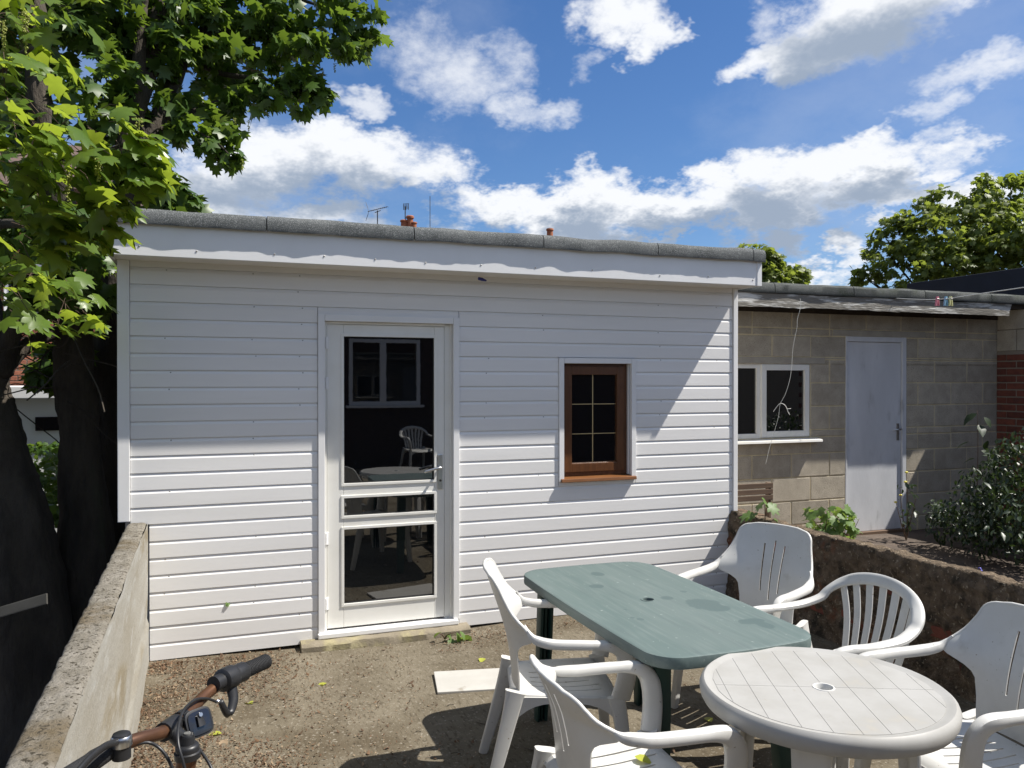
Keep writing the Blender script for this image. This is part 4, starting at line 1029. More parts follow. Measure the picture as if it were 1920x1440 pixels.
# ------------------------------------------------------------------ bicycle
def bicycle():
    base = on_z(352, 1412, .955); 
    B = thing('bicycle', (base.x, base.y, 0), 'parked bicycle with bronze handlebar, bell and black grips in the bottom left corner', 'bicycle')
    zb = 1.035
    # handlebar centre line
    L_ = [W(118, 1462, 1.36), W(205, 1408, 1.44), W(222, 1400, 1.46), W(262, 1386, 1.50), W(300, 1376, 1.55), W(325, 1360, 1.60), W(352, 1338, 1.65), W(380, 1308, 1.72), W(420, 1277, 1.79), W(446, 1264, 1.83), W(500, 1240, 1.93)]
    path = catmull(L_, 6); m = len(path)
    def part(a, b): return path[int(a * 6):int(b * 6) + 1]
    bar = part(1.2, 8.6); MB().tube(bar, [.0125 + .003 * math.exp(-((i / len(bar) - .52) / .12) ** 2) for i in range(len(bar))], 12).build('handlebar', 'bike_bronze', B, smooth=True)
    d = (L_[-1] - L_[-2]).normalized()
    g = MB(); gp = [L_[-1] - d * .085, L_[-1] - d * .08, L_[-1] - d * .004, L_[-1]]; g.tube(gp, [.015, .0165, .0165, .014], 16)
    for k in range(16):
        q = L_[-1] - d * (.078 - k * .0048)
        g.tube([q - d * .0014, q + d * .0014], [.0176, .0176], 16)
    g.build('grip', 'bike_rubber', B, smooth='auto')
    s0 = L_[-1] - d * .165
    sh = MB().tube([s0, s0 + d * .004, s0 + d * .030, s0 + d * .040, s0 + d * .044, s0 + d * .075, s0 + d * .082], [.020, .0255, .0265, .025, .0215, .0225, .018], 18)
    sh.build('gear_shifter', 'bike_black', B, smooth='auto')
    cl = L_[-1] - d * .190
    MB().tube([cl, cl + d * .024], .0180, 14).build('brake_clamp', 'bike_black', B, smooth='auto')
    lev = catmull([s0 + d * .022 + Vector((.006, -.004, -.014)), s0 + d * .012 + Vector((.018, -.010, -.045)), s0 - d * .012 + Vector((.022, -.012, -.068)), W(412, 1316, 1.74)], 6)
    MB().sweep(lev, [(lerp(.013, .006, i / (len(lev) - 1)), lerp(.008, .005, i / (len(lev) - 1))) for i in range(len(lev))], (1, .5, .3), 10, 2.5).build('brake_lever', 'bike_black', B, smooth=True)
    e = lev[-1]
    MB().tube([e + Vector((0, 0, 0)), W(404, 1317, 1.73)], .0045, 8).build('cable_end', 'chrome', B, smooth=True)
    # near grip with its lever
    d2 = (L_[0] - L_[1]).normalized(); q0 = L_[1] + d2 * .012
    MB().tube([q0 + d2 * -.012, q0 + d2 * .02, q0 + d2 * .03, q0 + d2 * .10], [.016, .018, .0165, .0165], 16).build('grip', 'bike_rubber', B, smooth='auto')
    lv = [W(220, 1392, 1.43), W(195, 1401, 1.38), W(165, 1425, 1.32), W(135, 1460, 1.27)]
    MB().sweep(catmull(lv, 5), [(.0065, .004)] * 16, (0, 0, 1), 10, 2.5).build('brake_lever', 'bike_black', B, smooth=True)
    MB().tube([W(214, 1390, 1.43), W(226, 1384, 1.44)], .0055, 10).build('lever_pivot', 'chrome', B, smooth=True)
    # bell
    c = W(226, 1387, 1.44)
    MB().tube([c + Vector((0, 0, -.035)), c + Vector((0, 0, -.008))], .016, 14).build('bell_base', 'bike_black', B, smooth='auto')
    MB().lathe([(.018, -.012), (.0185, -.006), (.0180, .002), (.0165, .006), (.0155, .007)], tuple(c), 24).build('bell', 'chrome', B, smooth='auto')
    MB().lathe([(.0160, .0065), (.0145, .010), (.009, .0125), (.001, .013)], tuple(c), 24).build('bell_cap', 'bike_black', B, smooth='auto')
    # quill stem
    sp = W(350, 1392, 1.56)
    top = Vector((sp.x, sp.y, W(350, 1378, 1.56).z))
    MB().tube([Vector((top.x, top.y, .86)), Vector((top.x, top.y, top.z - .004)), top], [.0135, .0135, .0115], 16).build('stem', 'bike_black', B, smooth='auto')
    MB().tube([top + Vector((0, 0, -.004)), top + Vector((0, 0, .0025))], .0068, 12).build('stem_bolt', 'steel_dull', B, smooth='auto')
    cb = path[int(4.75 * 6)]
    st = catmull([Vector((top.x, top.y, top.z - .022)), Vector((top.x, top.y, top.z - .018)).lerp(cb, .5) + Vector((0, 0, -.004)), cb], 5)
    MB().sweep(st, [(lerp(.019, .015, i / (len(st) - 1)), lerp(.014, .017, i / (len(st) - 1))) for i in range(len(st))], (0, 0, 1), 12).build('stem_arm', 'bike_black', B, smooth=True)
    t = (path[int(5.2 * 6)] - path[int(4.3 * 6)]).normalized()
    MB().tube([cb - t * .026, cb + t * .026], .0185, 16).build('bar_clamp', 'bike_black', B, smooth='auto')
    # reflector on a bracket
    rb = path[int(5.55 * 6)]; MB().tube([rb - t * .010, rb + t * .010], .0175, 14).build('reflector_clamp', 'bike_black', B, smooth='auto')
    rc = W(372, 1356, 1.62); n_ = Vector((.55, -.75, .38)).normalized(); ux = Vector((0, 0, 1)).cross(n_).normalized(); uy = n_.cross(ux)
    def plate(sz, a, b, nm, mt):
        vs = []; n = 32
        for off in (a, b):
            for k in range(n):
                th = 2 * PI * k / n; cc, ss = math.cos(th), math.sin(th)
                x = math.copysign(abs(cc) ** .5, cc) * sz; y = math.copysign(abs(ss) ** .5, ss) * sz * .92
                vs.append(rc + ux * x + uy * y + n_ * off)
        MB().add(vs, [tuple(range(n)), tuple(range(2 * n - 1, n - 1, -1))] + [(k, (k + 1) % n, n + (k + 1) % n, n + k) for k in range(n)]).build(nm, mt, B, smooth='auto', bevel=.0012)
    plate(.030, -.008, .002, 'reflector_body', 'bike_black'); plate(.0255, .0025, .0045, 'reflector_lens', 'reflector')
    MB().sweep([rb + Vector((.004, -.004, -.010)), rc + n_ * .006 + uy * .012, rc + n_ * .007 - uy * .008], [(.008, .004)] * 3, ux, 8, 4).build('reflector_bracket', 'bike_black', B, smooth='auto')
    sc_ = rc + n_ * .009 + uy * .014; MB().tube([sc_, sc_ + n_ * .0035], .0042, 10).build('screw', 'chrome', B, smooth='auto')
    # cables
    MB().tube(catmull([W(404, 1317, 1.73), W(385, 1311, 1.70), W(362, 1315, 1.65), W(342, 1335, 1.58), W(333, 1365, 1.53), W(333, 1398, 1.50), W(342, 1432, 1.49), W(352, 1475, 1.49)], 8), .0030, 8).build('cable', 'bike_black', B, smooth=True)
    MB().tube(catmull([W(242, 1398, 1.47), W(276, 1394, 1.50), W(298, 1405, 1.50), W(315, 1428, 1.50), W(330, 1465, 1.50)], 8), .0032, 8).build('cable', 'bike_black', B, smooth=True)
    MB().tube(catmull([W(362, 1390, 1.60), W(375, 1410, 1.58), W(392, 1436, 1.56), W(408, 1475, 1.54)], 8), .0030, 8).build('cable', 'bike_black', B, smooth=True)
    # head set, fork, wheels and frame below the picture
    hz = W(350, 1424, 1.54).z; h = Vector((top.x, top.y, 0))
    MB().lathe([(.015, .93 - hz), (.024, -.008), (.025, .004), (.022, .006), (.0225, .014), (.020, .018), (.016, .020)][1:], (h.x, h.y, hz), 20).build('headset', 'bike_black', B, smooth='auto')
    f = Vector((-.80, .60, 0))
    MB().tube([h + Vector((0, 0, hz - .005)), h + f * .035 + Vector((0, 0, hz - .16))], .019, 14).build('head_tube', 'bike_bronze', B, smooth='auto')
    def wheel(c):
        m = MB(); ax = Vector((-f.y, f.x, 0)); ring = []
        R = .335
        pts = [c + f * (R * math.cos(a)) + Vector((0, 0, R * math.sin(a))) for a in np.linspace(0, 2 * PI, 41)]
        m.sweep(pts, [(.018, .018)] * 41, [ax] * 41, 8, caps=False); w = m.build('wheel', 'bike_rubber', B, smooth=True)
        sp_ = MB()
        for a in np.linspace(0, 2 * PI, 17)[:-1]: sp_.tube([c + ax * .02, c + f * (.315 * math.cos(a)) + Vector((0, 0, .315 * math.sin(a)))], .0012, 4)
        sp_.tube([c - ax * .04, c + ax * .04], .016, 10); sp_.build('spokes', 'steel_dull', w)
    fc = h + f * .10 + Vector((0, 0, .353)); wheel(fc); rc2 = h - f * .93 + Vector((0, 0, .353)); wheel(rc2)
    ax = Vector((-f.y, f.x, 0)); fk = MB()
    for s in (-1, 1): fk.tube([h + f * .035 + Vector((0, 0, hz - .16)), h + f * .05 + ax * (s * .045) + Vector((0, 0, hz - .23)), fc + ax * (s * .045)], .013, 10)
    fk.build('fork', 'bike_black', B, smooth=True)
    bb = h - f * .50 + Vector((0, 0, .29)); stt = h - f * .62 + Vector((0, 0, .74)); fr = MB()
    fr.tube([h + f * .03 + Vector((0, 0, hz - .14)), bb], .017, 10).tube([bb, stt], .015, 10).tube([h + f * .01 + Vector((0, 0, hz - .05)), stt - Vector((0, 0, .05))], .015, 10)
    for s in (-1, 1): fr.tube([bb + ax * s * .03, rc2 + ax * s * .05], .009, 8).tube([stt - Vector((0, 0, .04)), rc2 + ax * s * .05], .008, 8)
    fr.build('frame', 'bike_bronze', B, smooth=True)
    MB().tube([stt, h - f * .645 + Vector((0, 0, .84))], .013, 10).build('seat_post', 'steel_dull', B, smooth=True)
    sd = h - f * .645 + Vector((0, 0, .86))
    MB().sweep([sd + f * .14, sd + f * .05 + Vector((0, 0, .004)), sd - f * .06, sd - f * .12], [(.018, .014), (.032, .018), (.075, .022), (.06, .015)], ax, 12).build('saddle', 'bike_black', B, smooth=True)
bicycle()

# ------------------------------------------------------------------ leaves and trees
def maple_leaf(size=1.0, fold=.16, droop=.18, detail=True):
    """five-lobed sycamore leaf, base at the origin, pointing along +y"""
    half = [(0, 0), (.16, -.06), (.30, .02), (.36, .12), (.30, .20), (.46, .26), (.60, .42), (.44, .46), (.34, .50), (.40, .66), (.42, .80), (.26, .70), (.14, .72), (.10, .88), (0, 1.05)] if detail else \
           [(0, 0), (.30, .0), (.30, .2), (.58, .42), (.30, .48), (.38, .80), (.13, .70), (0, 1.05)]
    pts = half + [(-x, y) for x, y in half[-2:0:-1]]; n = len(pts)
    def P(x, y): return (x * size, y * size, (-fold * abs(x) + .10 * abs(x) * math.sin(y * 7) - droop * y * y) * size)
    vs = [P(*p) for p in pts] + [P(0, .38), P(0, .72)]
    c, c2 = n, n + 1; fs = []
    for i in range(n):
        j = (i + 1) % n; y = (pts[i][1] + pts[j][1]) / 2
        fs.append((i, j, c2 if y > .62 else c))
    k1 = [i for i in range(n) if (pts[i][1] + pts[(i + 1) % n][1]) / 2 > .62]
    fs.append((k1[0], c2, c)); fs.append(((k1[-1] + 1) % n, c, c2))
    return np.array(vs), fs
def oval_leaf(size=1.0, w=.42, fold=.15, droop=.2):
    pts = [(0, 0), (w * .7, .22), (w, .5), (w * .62, .8), (0, 1.05), (-w * .62, .8), (-w, .5), (-w * .7, .22)]
    vs = [(x * size, y * size, (fold * abs(x) - droop * y * y) * size) for x, y in pts] + [(0, .5 * size, -droop * .25 * size)]
    return np.array(vs), [(i, (i + 1) % 8, 8) for i in range(8)]
def leaf_frames(n, tilt, outward=None, mean=-.55, rollsd=.45):
    """random rotations: leaf normal mostly up, tip hanging outwards"""
    az = RNG.uniform(0, 2 * PI, n) if outward is None else outward + RNG.normal(0, .9, n)
    pitch = RNG.normal(mean, tilt, n); roll = RNG.normal(0, rollsd, n)
    ca, sa, cp, sp, cr, sr = np.cos(az), np.sin(az), np.cos(pitch), np.sin(pitch), np.cos(roll), np.sin(roll)
    y = np.stack([ca * cp, sa * cp, sp], 1); x0 = np.stack([sa, -ca, 0 * ca], 1); z0 = np.cross(x0, y)
    x = x0 * cr[:, None] + z0 * sr[:, None]; z = np.cross(x, y)
    return np.stack([x, y, z], 2)
def scatter(name, mat, pos, frames, sizes, proto, parent=None, kind='stuff'):
    v, f = proto; n = len(pos); k = len(v)
    V_ = np.einsum('nij,kj->nki', frames, v) * sizes[:, None, None] + pos[:, None, :]
    V_ = V_.reshape(-1, 3)
    o0 = np.array(org(parent)) if parent is not None else np.zeros(3)
    fa = np.array([q for q in f]); F = (fa[None] + (np.arange(n) * k)[:, None, None]).reshape(-1, fa.shape[1])
    me = bpy.data.meshes.new(name); me.vertices.add(len(V_)); me.vertices.foreach_set('co', (V_ - o0).astype(np.float32).ravel())
    me.loops.add(F.size); me.loops.foreach_set('vertex_index', F.astype(np.int32).ravel())
    me.polygons.add(len(F)); me.polygons.foreach_set('loop_start', np.arange(0, F.size, fa.shape[1], dtype=np.int32))
    me.update(calc_edges=True); me.validate()
    o = link(name, me, mat, parent)
    if kind: o['kind'] = kind
    return o
def in_ball(n, c, r, flat=1.0, shellness=.5):
    d = RNG.normal(size=(n, 3)); d /= np.linalg.norm(d, axis=1)[:, None]
    rad = RNG.uniform(0, 1, n) ** (1 / (3 + 3 * shellness)); d = d * rad[:, None] * r
    d[:, 2] *= flat; return np.array(c)[None] + d

def limb(path, radii, wob=.02, k=5):
    p = catmull(path, k); out = []
    for i, q in enumerate(p): out.append(q + Vector((wob * nz(q.z * 2.1, q.x * 3, 1), wob * nz(q.z * 2.3, 5, q.y), 0)))
    n = len(out); rr = [interp([(j / (len(radii) - 1), r) for j, r in enumerate(radii)], i / (n - 1)) * (1 + .10 * nz(i * .6, path[0][0])) for i in range(n)]
    return out, rr

def sycamore():
    base = W(165, 1050, 5.7)
    T = thing('sycamore_tree', (base.x, base.y, 0), 'large multi-stemmed sycamore overhanging the left end of the annex', 'tree')
    def stem(name, pts, rad, n=12, wob=.03):
        big = name == 'trunk'; p, r = limb(pts, rad, wob, 16 if big else 5); n = 30 if big else n; m = MB().tube(p, r, n)
        if big:
            vs_ = []
            for i, v in enumerate(m.v):
                c = p[i // n]; d = Vector(v) - c; th = (i % n) / n * 2 * PI; cx_, cy_ = math.cos(th) * 1.6, math.sin(th) * 1.6
                k = 1 + .16 * nz(cx_, cy_, c.z * .9) + .10 * nz(cx_ * 3.2, cy_ * 3.2, c.z * 1.6) + .06 * nz(cx_ * 8, cy_ * 8, c.z * 3)
                vs_.append(tuple(c + d * k))
            m.v = vs_
        m.build(name, 'bark', T, smooth=True)
    # stems: right one hugs the annex corner, middle one forks, left one leans
    stem('trunk', [W(225, 1150, 6.2) - Vector((0, 0, .75)), W(205, 950, 6.1), W(200, 750, 6.05), W(212, 560, 6.05), W(225, 400, 6.1), W(250, 230, 6.2), W(290, 60, 6.4), W(330, -160, 6.6)], [.26, .18, .12, .085, .085, .085, .08, .05], 14)
    stem('trunk', [W(170, 1230, 5.6) - Vector((0, 0, .6)), W(160, 1000, 5.6), W(150, 820, 5.55), W(140, 640, 5.55), W(122, 480, 5.5), W(100, 330, 5.4), W(80, 180, 5.4), W(60, -40, 5.5)], [.26, .17, .125, .125, .11, .10, .08, .05], 14)
    stem('trunk', [W(75, 1300, 5.2) - Vector((0, 0, .5)), W(35, 1050, 5.2), W(2, 880, 5.2), W(-22, 740, 5.2), W(-22, 660, 5.2), W(-60, 430, 5.2), W(-120, 200, 5.2)], [.34, .25, .19, .125, .11, .10, .07], 14)
    br = lambda pts, rad: stem('limb', pts, rad, 8, .02)
    br([W(5, 700, 5.2), W(20, 640, 5.15), W(36, 580, 5.1), W(48, 520, 5.0), W(60, 420, 4.7)], [.07, .06, .055, .045, .03])
    br([W(10, 690, 5.2), W(50, 650, 5.3), W(90, 628, 5.4), W(125, 612, 5.5)], [.055, .05, .045, .05])
    br([W(140, 640, 5.5), W(160, 615, 5.6), W(190, 605, 5.8), W(205, 598, 6.0)], [.03, .035, .03, .03])
    br([W(40, 606, 5.1), W(62, 604, 5.2), W(80, 590, 5.3), W(88, 565, 5.35)], [.035, .03, .03, .025])
    # big diagonal limb against the sky and the boughs above
    br([W(262, 300, 6.2), W(285, 250, 6.3), W(318, 180, 6.5), W(350, 100, 6.7), W(395, 50, 6.9), W(430, 0, 7.0), W(470, -80, 7.2)], [.075, .070, .065, .06, .055, .05, .04])
    br([W(290, 260, 6.3), W(330, 235, 6.4), W(372, 205, 6.5), W(410, 190, 6.6)], [.03, .025, .02, .01])
    br([W(262, 330, 6.2), W(255, 200, 6.2), W(262, 90, 6.2), W(275, -60, 6.3)], [.08, .065, .05, .03])
    br([W(395, 50, 6.9), W(470, 70, 7.0), W(560, 80, 7.0), W(640, 75, 7.0)], [.035, .028, .018, .008])
    br([W(350, 110, 6.7), W(420, 140, 6.7), W(500, 150, 6.7), W(570, 175, 6.8)], [.03, .022, .014, .006])
    br([W(430, 0, 7.0), W(520, -10, 7.1), W(620, 20, 7.1)], [.03, .02, .008])
    br([W(300, 215, 6.4), W(350, 240, 6.3), W(400, 265, 6.3), W(430, 290, 6.3)], [.018, .014, .010, .005])
    br([W(225, 400, 6.1), W(270, 370, 6.15), W(315, 350, 6.2), W(345, 370, 6.2)], [.02, .015, .010, .005])
    br([W(60, 330, 5.3), W(90, 300, 4.6), W(130, 300, 3.8), W(190, 290, 3.3), W(260, 265, 3.2)], [.04, .03, .02, .012, .005])
    br([W(-40, 480, 5.2), W(-20, 430, 4.4), W(40, 420, 3.6), W(110, 430, 3.3), (W(180, 450, 3.3))], [.04, .03, .02, .012, .005])
    br([W(-80, 300, 5.0), W(-60, 180, 4.0), W(0, 130, 3.4), W(60, 90, 3.2)], [.04, .03, .018, .008])
    br([W(83, 320, 3.9), W(83, 255, 3.85), W(85, 205, 3.85)], [.034, .034, .031])          # sawn-off stub
    # ---- crown: leaf clusters (image direction, distance, radius in metres, density)
    cl = [(620, 55, 7, .30), (665, 70, 7.05, .20), (560, 105, 6.8, .33), (500, 60, 7, .42), (565, 20, 7, .40), (640, 10, 7, .32), (690, 62, 7.1, .09), (655, 100, 6.9, .12), (560, 175, 6.8, .16), (585, 150, 6.8, .16), (545, 140, 6.8, .2), (520, 130, 6.7, .22),
          (420, 60, 6.8, .50), (430, 140, 6.6, .34), (480, 165, 6.6, .17), (462, 185, 6.6, .15), (380, 190, 6.5, .28), (410, 245, 6.4, .14), (425, 285, 6.4, .09), (395, 258, 6.4, .13), (330, 90, 6.5, .5), (250, 60, 6.3, .5), (300, 170, 6.3, .36), (350, 250, 6.3, .15),
          (312, 345, 6.2, .16), (335, 375, 6.2, .10), (285, 385, 6.2, .14), (330, 360, 6.2, .1), (200, 150, 6.2, .45), (120, 60, 6, .55), (160, 10, 6, .5), (470, 20, 7.1, .4), (380, 0, 6.9, .5), (300, 10, 6.4, .5),
          (255, 330, 6.1, .22), (270, 290, 6.1, .16), (225, 240, 6.0, .30), (150, 250, 5.5, .35), (60, 120, 5.4, .55), (40, 330, 5.0, .45), (130, 400, 4.8, .38), (50, 500, 4.8, .42), (150, 500, 5.0, .26), (185, 420, 5.3, .25), (215, 470, 5.8, .2), (160, 560, 5.1, .12), (200, 540, 5.6, .12), (100, 535, 4.8, .18), (118, 650, 5.7, .07), (95, 700, 5.9, .08), (80, 690, 5.9, .06)]
    up = [(300, -230, 6.6, 1.0), (60, -220, 6.0, 1.0), (540, -130, 7.2, .55), (-220, 60, 6.0, 1.0), (-260, 420, 5.8, .9), (-300, -200, 6, 1.2), (150, -450, 6.5, 1.1), (450, -350, 7.2, .8), (-500, 200, 6.5, 1.2), (-520, 600, 6.5, 1.1), (-160, 560, 6.6, .7), (60, -120, 7.4, 1.0), (-150, 250, 7.6, 1.1), (-330, 80, 3.9, .7), (-330, 380, 4.2, .6)]  # unseen crown beyond the frame, added to shade the garden
    pos = []; siz = []
    for (px, py, d, r) in cl:
        n = max(14, int(185 * (r / .5) ** 1.75)); c = W(px, py, d)
        # each cluster is itself a spray of twig tufts, so the outline breaks up
        nt = max(3, int(n / 13)); tc_ = in_ball(nt, c, r * .86, .8, .6)
        for q in tc_: pos.append(in_ball(13, q, .105 + .03 * r, .7, .4)); siz.append(RNG.uniform(.085, .15, 13))
    for (px, py, d, r) in up:
        n = int(420 * (r / 1.0) ** 2); pos.append(in_ball(n, W(px, py, d), r, .8, .5)); siz.append(RNG.uniform(.13, .20, n))
    pos = np.concatenate(pos); siz = np.concatenate(siz)
    keep = ~((pos[:, 0] > -.66) & (pos[:, 1] > 4.75) & (pos[:, 2] < 2.72)); pos, siz = pos[keep], siz[keep]
    out = np.arctan2(pos[:, 1] - base.y, pos[:, 0] - base.x)
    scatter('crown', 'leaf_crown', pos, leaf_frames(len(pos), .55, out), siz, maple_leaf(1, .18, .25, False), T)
    # ---- the near spray: every leaf its own piece
    protos = []
    for k in range(5):
        v, f = maple_leaf(1, .10 + .06 * k, .10 + .07 * k, True)
        me = bpy.data.meshes.new('leaf'); me.from_pydata([tuple(q) for q in v], [], f); me.materials.append(MATS['leaf_near']); me.shade_smooth(); protos.append(me)
    near = [(45, 60, 3.2, .20, 17), (110, 20, 3.3, .16, 10), (60, 190, 3.1, .20, 24), (130, 290, 3.0, .18, 26), (200, 255, 3.15, .15, 18), (262, 285, 3.2, .10, 15), (285, 320, 3.2, .07, 8), (228, 322, 3.2, .13, 20), (195, 380, 3.25, .10, 12), (110, 370, 3.2, .20, 26), (50, 440, 3.3, .20, 24), (125, 440, 3.3, .14, 18), (25, 330, 3.1, .18, 18), (30, 540, 3.6, .16, 14), (110, 540, 3.9, .16, 12), (10, 250, 3.0, .14, 10), (155, 590, 4.4, .16, 12), (60, 610, 4.2, .14, 8), (205, 415, 3.3, .05, 5)]
    stalks = MB()
    for (px, py, d, r, n) in near:
        c = W(px, py, d); P_ = in_ball(n, c, r, .85, .3); fr = leaf_frames(n, .32, math.radians(-25), -.38, .38)
        hub = c + Vector((-.10, .06, .05))
        for i in range(n):
            o = bpy.data.objects.new('leaf', protos[random.randrange(5)]); COL.objects.link(o); o.parent = T
            s = random.uniform(.075, .140); M_ = Matrix([list(fr[i][j]) for j in range(3)]).to_4x4()
            o.matrix_local = Matrix.Translation(Vector(P_[i]) - Vector((base.x, base.y, 0))) @ M_ @ Matrix.Scale(s, 4)
            if random.random() < .8:
                a = Vector(P_[i]); b = a + (hub - a).normalized() * random.uniform(.06, .14) + Vector((0, 0, .02))
                stalks.tube([a, a.lerp(b, .5) + Vector((0, 0, .012)), b], .0016, 4)
    tag(stalks.build('leaf_stalks', 'twig', T), kind='stuff')
    # hanging flower tassels
    for (px, py, d, L_) in ((50, 20, 3.1, .17), (8, 40, 3.1, .12), (25, 205, 3.1, .07), (262, 225, 3.15, .16), (128, 318, 3.0, .12), (185, 295, 3.0, .09), (85, 455, 3.3, .08), (240, 255, 3.2, .08), (455, 300, 6.4, .09), (395, 235, 6.4, .12), (680, 75, 7.0, .12), (628, 120, 6.9, .08), (605, 128, 6.9, .08), (442, 222, 6.5, .09), (467, 226, 6.5, .09)):
        m = MB(); c = W(px, py, d); m.tube([c, c - Vector((0, 0, L_))], .0018, 4)
        for i in range(int(L_ * 420)):
            t = random.random(); rr = .017 * (1 - .6 * t) * random.random() ** .5; a = random.uniform(0, 6.28)
            q = c + Vector((rr * math.cos(a), rr * math.sin(a), -L_ * t)); s = random.uniform(.0028, .0052)
            m.add([q + Vector(v) * s for v in ((1, 0, 0), (-1, 0, 0), (0, 1, 0), (0, -1, 0), (0, 0, 1.2), (0, 0, -1.2))], [(0, 2, 4), (2, 1, 4), (1, 3, 4), (3, 0, 4), (2, 0, 5), (1, 2, 5), (3, 1, 5), (0, 3, 5)])
        m.build('flower_tassel', 'flower_green', T)
    # bare twigs between the stems
    m = MB()
    for i in range(26):
        a = W(random.uniform(-10, 140), random.uniform(600, 760), random.uniform(4.9, 5.8)); q = [a]
        v = Vector((random.uniform(-.2, .2), random.uniform(-.2, .2), random.uniform(-.12, .12)))
        for k in range(4): v = v + Vector((random.uniform(-.07, .07), random.uniform(-.07, .07), random.uniform(-.09, .05))); q.append(q[-1] + v * .8)
        m.tube(catmull(q, 4), .0045, 5)
    tag(m.build('twigs', 'bark', T), kind='stuff')
sycamore()

def far_tree(label, px, py_base, d, clusters, n0, leaf, trunk_r):
    b = W(px, 712, d); T = thing('tree', (b.x, b.y, 0), label, 'tree', 'trees beyond the outbuilding')
    c0 = W(*clusters[0][:2], d)
    p, r = limb([Vector((b.x, b.y, 0)), Vector((b.x + .1, b.y, 1.6)), Vector((b.x, b.y, 2.8)), Vector((c0.x, c0.y, c0.z))], [trunk_r, trunk_r * .8, trunk_r * .6, trunk_r * .2], .1)
    MB().tube(p, r, 10).build('trunk', 'bark', T, smooth=True)
    pos = []; siz = []
    bl = MB()
    for (x, y, dd, rr) in clusters:
        c = W(x, y, d + dd); n = max(2, int(n0 * rr ** 1.8)); tc_ = in_ball(n, c, rr * .9, .9, .8)
        bl.tube(catmull([Vector((b.x, b.y, 2.6)), Vector((b.x, b.y, 2.6)).lerp(c, .5) + Vector((0, 0, -.2)), c], 4), [.05, .045, .04, .035, .03, .025, .02, .012, .006], 6)
        for q in tc_: pos.append(in_ball(16, q, .17, .7, .4)); siz.append(RNG.uniform(leaf * .7, leaf * 1.25, 16))
    bl.build('limbs', 'bark', T, smooth=True)
    pos = np.concatenate(pos); siz = np.concatenate(siz); out = np.arctan2(pos[:, 1] - b.y, pos[:, 0] - b.x)
    scatter('crown', 'leaf_far', pos, leaf_frames(len(pos), .6, out), siz, maple_leaf(1, .18, .25, False), T)
far_tree('broad leafy sycamore rising behind the outbuilding at the right edge', 1830, 0, 18.0,
         [(1830, 430, 0, 1.1), (1730, 430, -.3, .62), (1760, 380, 0, .35), (1690, 420, 0, .33), (1660, 470, 0, .42), (1625, 520, 0, .26), (1700, 500, -.5, .7), (1790, 480, -.6, .8), (1860, 380, 0, .55), (1900, 340, 0, .28), (1880, 450, -.6, .9), (1940, 420, 0, .9), (1990, 380, .5, 1.0), (2060, 430, 0, 1.2), (1970, 500, -.5, 1.1), (1840, 350, 0, .26), (1735, 385, 0, .2), (1655, 440, 0, .18), (1610, 512, 0, .12)], 78, .135, .22)
far_tree('small leafy tree top peeping over the joint of the two roofs', 1440, 0, 15.0,
         [(1436, 500, 0, .30), (1425, 480, 0, .20), (1408, 472, 0, .12), (1450, 520, 0, .35), (1492, 512, 0, .14), (1470, 530, 0, .3), (1425, 530, 0, .4), (1445, 487, 0, .1)], 200, .12, .10)

# ------------------------------------------------------------------ plants
def plant(name, label, base, leaves, mat, proto, size, stems, tilt=.5, group=None, cat='plant'):
    T = thing(name, base, label, cat, group)
    m = MB()
    for s in stems: m.tube(catmull(s, 5), [lerp(.006, .002, i / (5 * (len(s) - 1))) for i in range(5 * (len(s) - 1) + 1)], 6)
    m.build('stem', 'twig', T, smooth=True)
    v, f = proto; me = bpy.data.meshes.new('leaf'); me.from_pydata([tuple(q) for q in v], [], f); me.materials.append(MATS[mat]); me.shade_smooth()
    P_ = np.array([list(q) for q in leaves]); out = np.arctan2(P_[:, 1] - base[1], P_[:, 0] - base[0]); fr = leaf_frames(len(P_), tilt, out)
    for i in range(len(P_)):
        o = bpy.data.objects.new('leaf', me); COL.objects.link(o); o.parent = T
        s = size * random.uniform(.7, 1.2); M_ = Matrix([list(fr[i][j]) for j in range(3)]).to_4x4()
        o.matrix_local = Matrix.Translation(Vector(P_[i]) - Vector(base)) @ M_ @ Matrix.Scale(s, 4)
    return T
def spray(b, h, n, r): return [list(b + Vector((random.gauss(0, r), random.gauss(0, r), h * random.uniform(.25, 1)))) for _ in range(n)]
b = W(1560, 985, 5.85); b.z = .15
plant('sycamore_seedling', 'bushy pale green sycamore seedling growing behind the dark garden wall', tuple(b), [list(W(random.uniform(1518, 1600), random.uniform(948, 1008), 5.85 + random.uniform(-.15, .15))) for _ in range(85)], 'leaf_seedling', maple_leaf(1, .12, .15), .075,
      [[b, b + Vector((random.uniform(-.15, .15), random.uniform(-.1, .1), .3)), b + Vector((random.uniform(-.2, .2), random.uniform(-.1, .1), .52))] for _ in range(6)], .35)
b = W(1432, 960, 5.75); b.z = .15
plant('sycamore_seedling', 'spindly green seedling in front of the wooden chair behind the wall', tuple(b), [list(W(x, y, 5.75)) for x, y in ((1428, 942), (1440, 945), (1432, 938), (1420, 962), (1412, 966), (1402, 968), (1452, 972), (1456, 976))], 'leaf_seedling', maple_leaf(1, .12, .3), .10,
      [[b, W(1435, 990, 5.75), W(1434, 945, 5.75)], [b, W(1430, 995, 5.75), W(1412, 966, 5.75)], [b, W(1440, 995, 5.75), W(1453, 973, 5.75)]], .35)
b = on_z(838, 1203, 0.0); b += Vector((0, .06, 0))
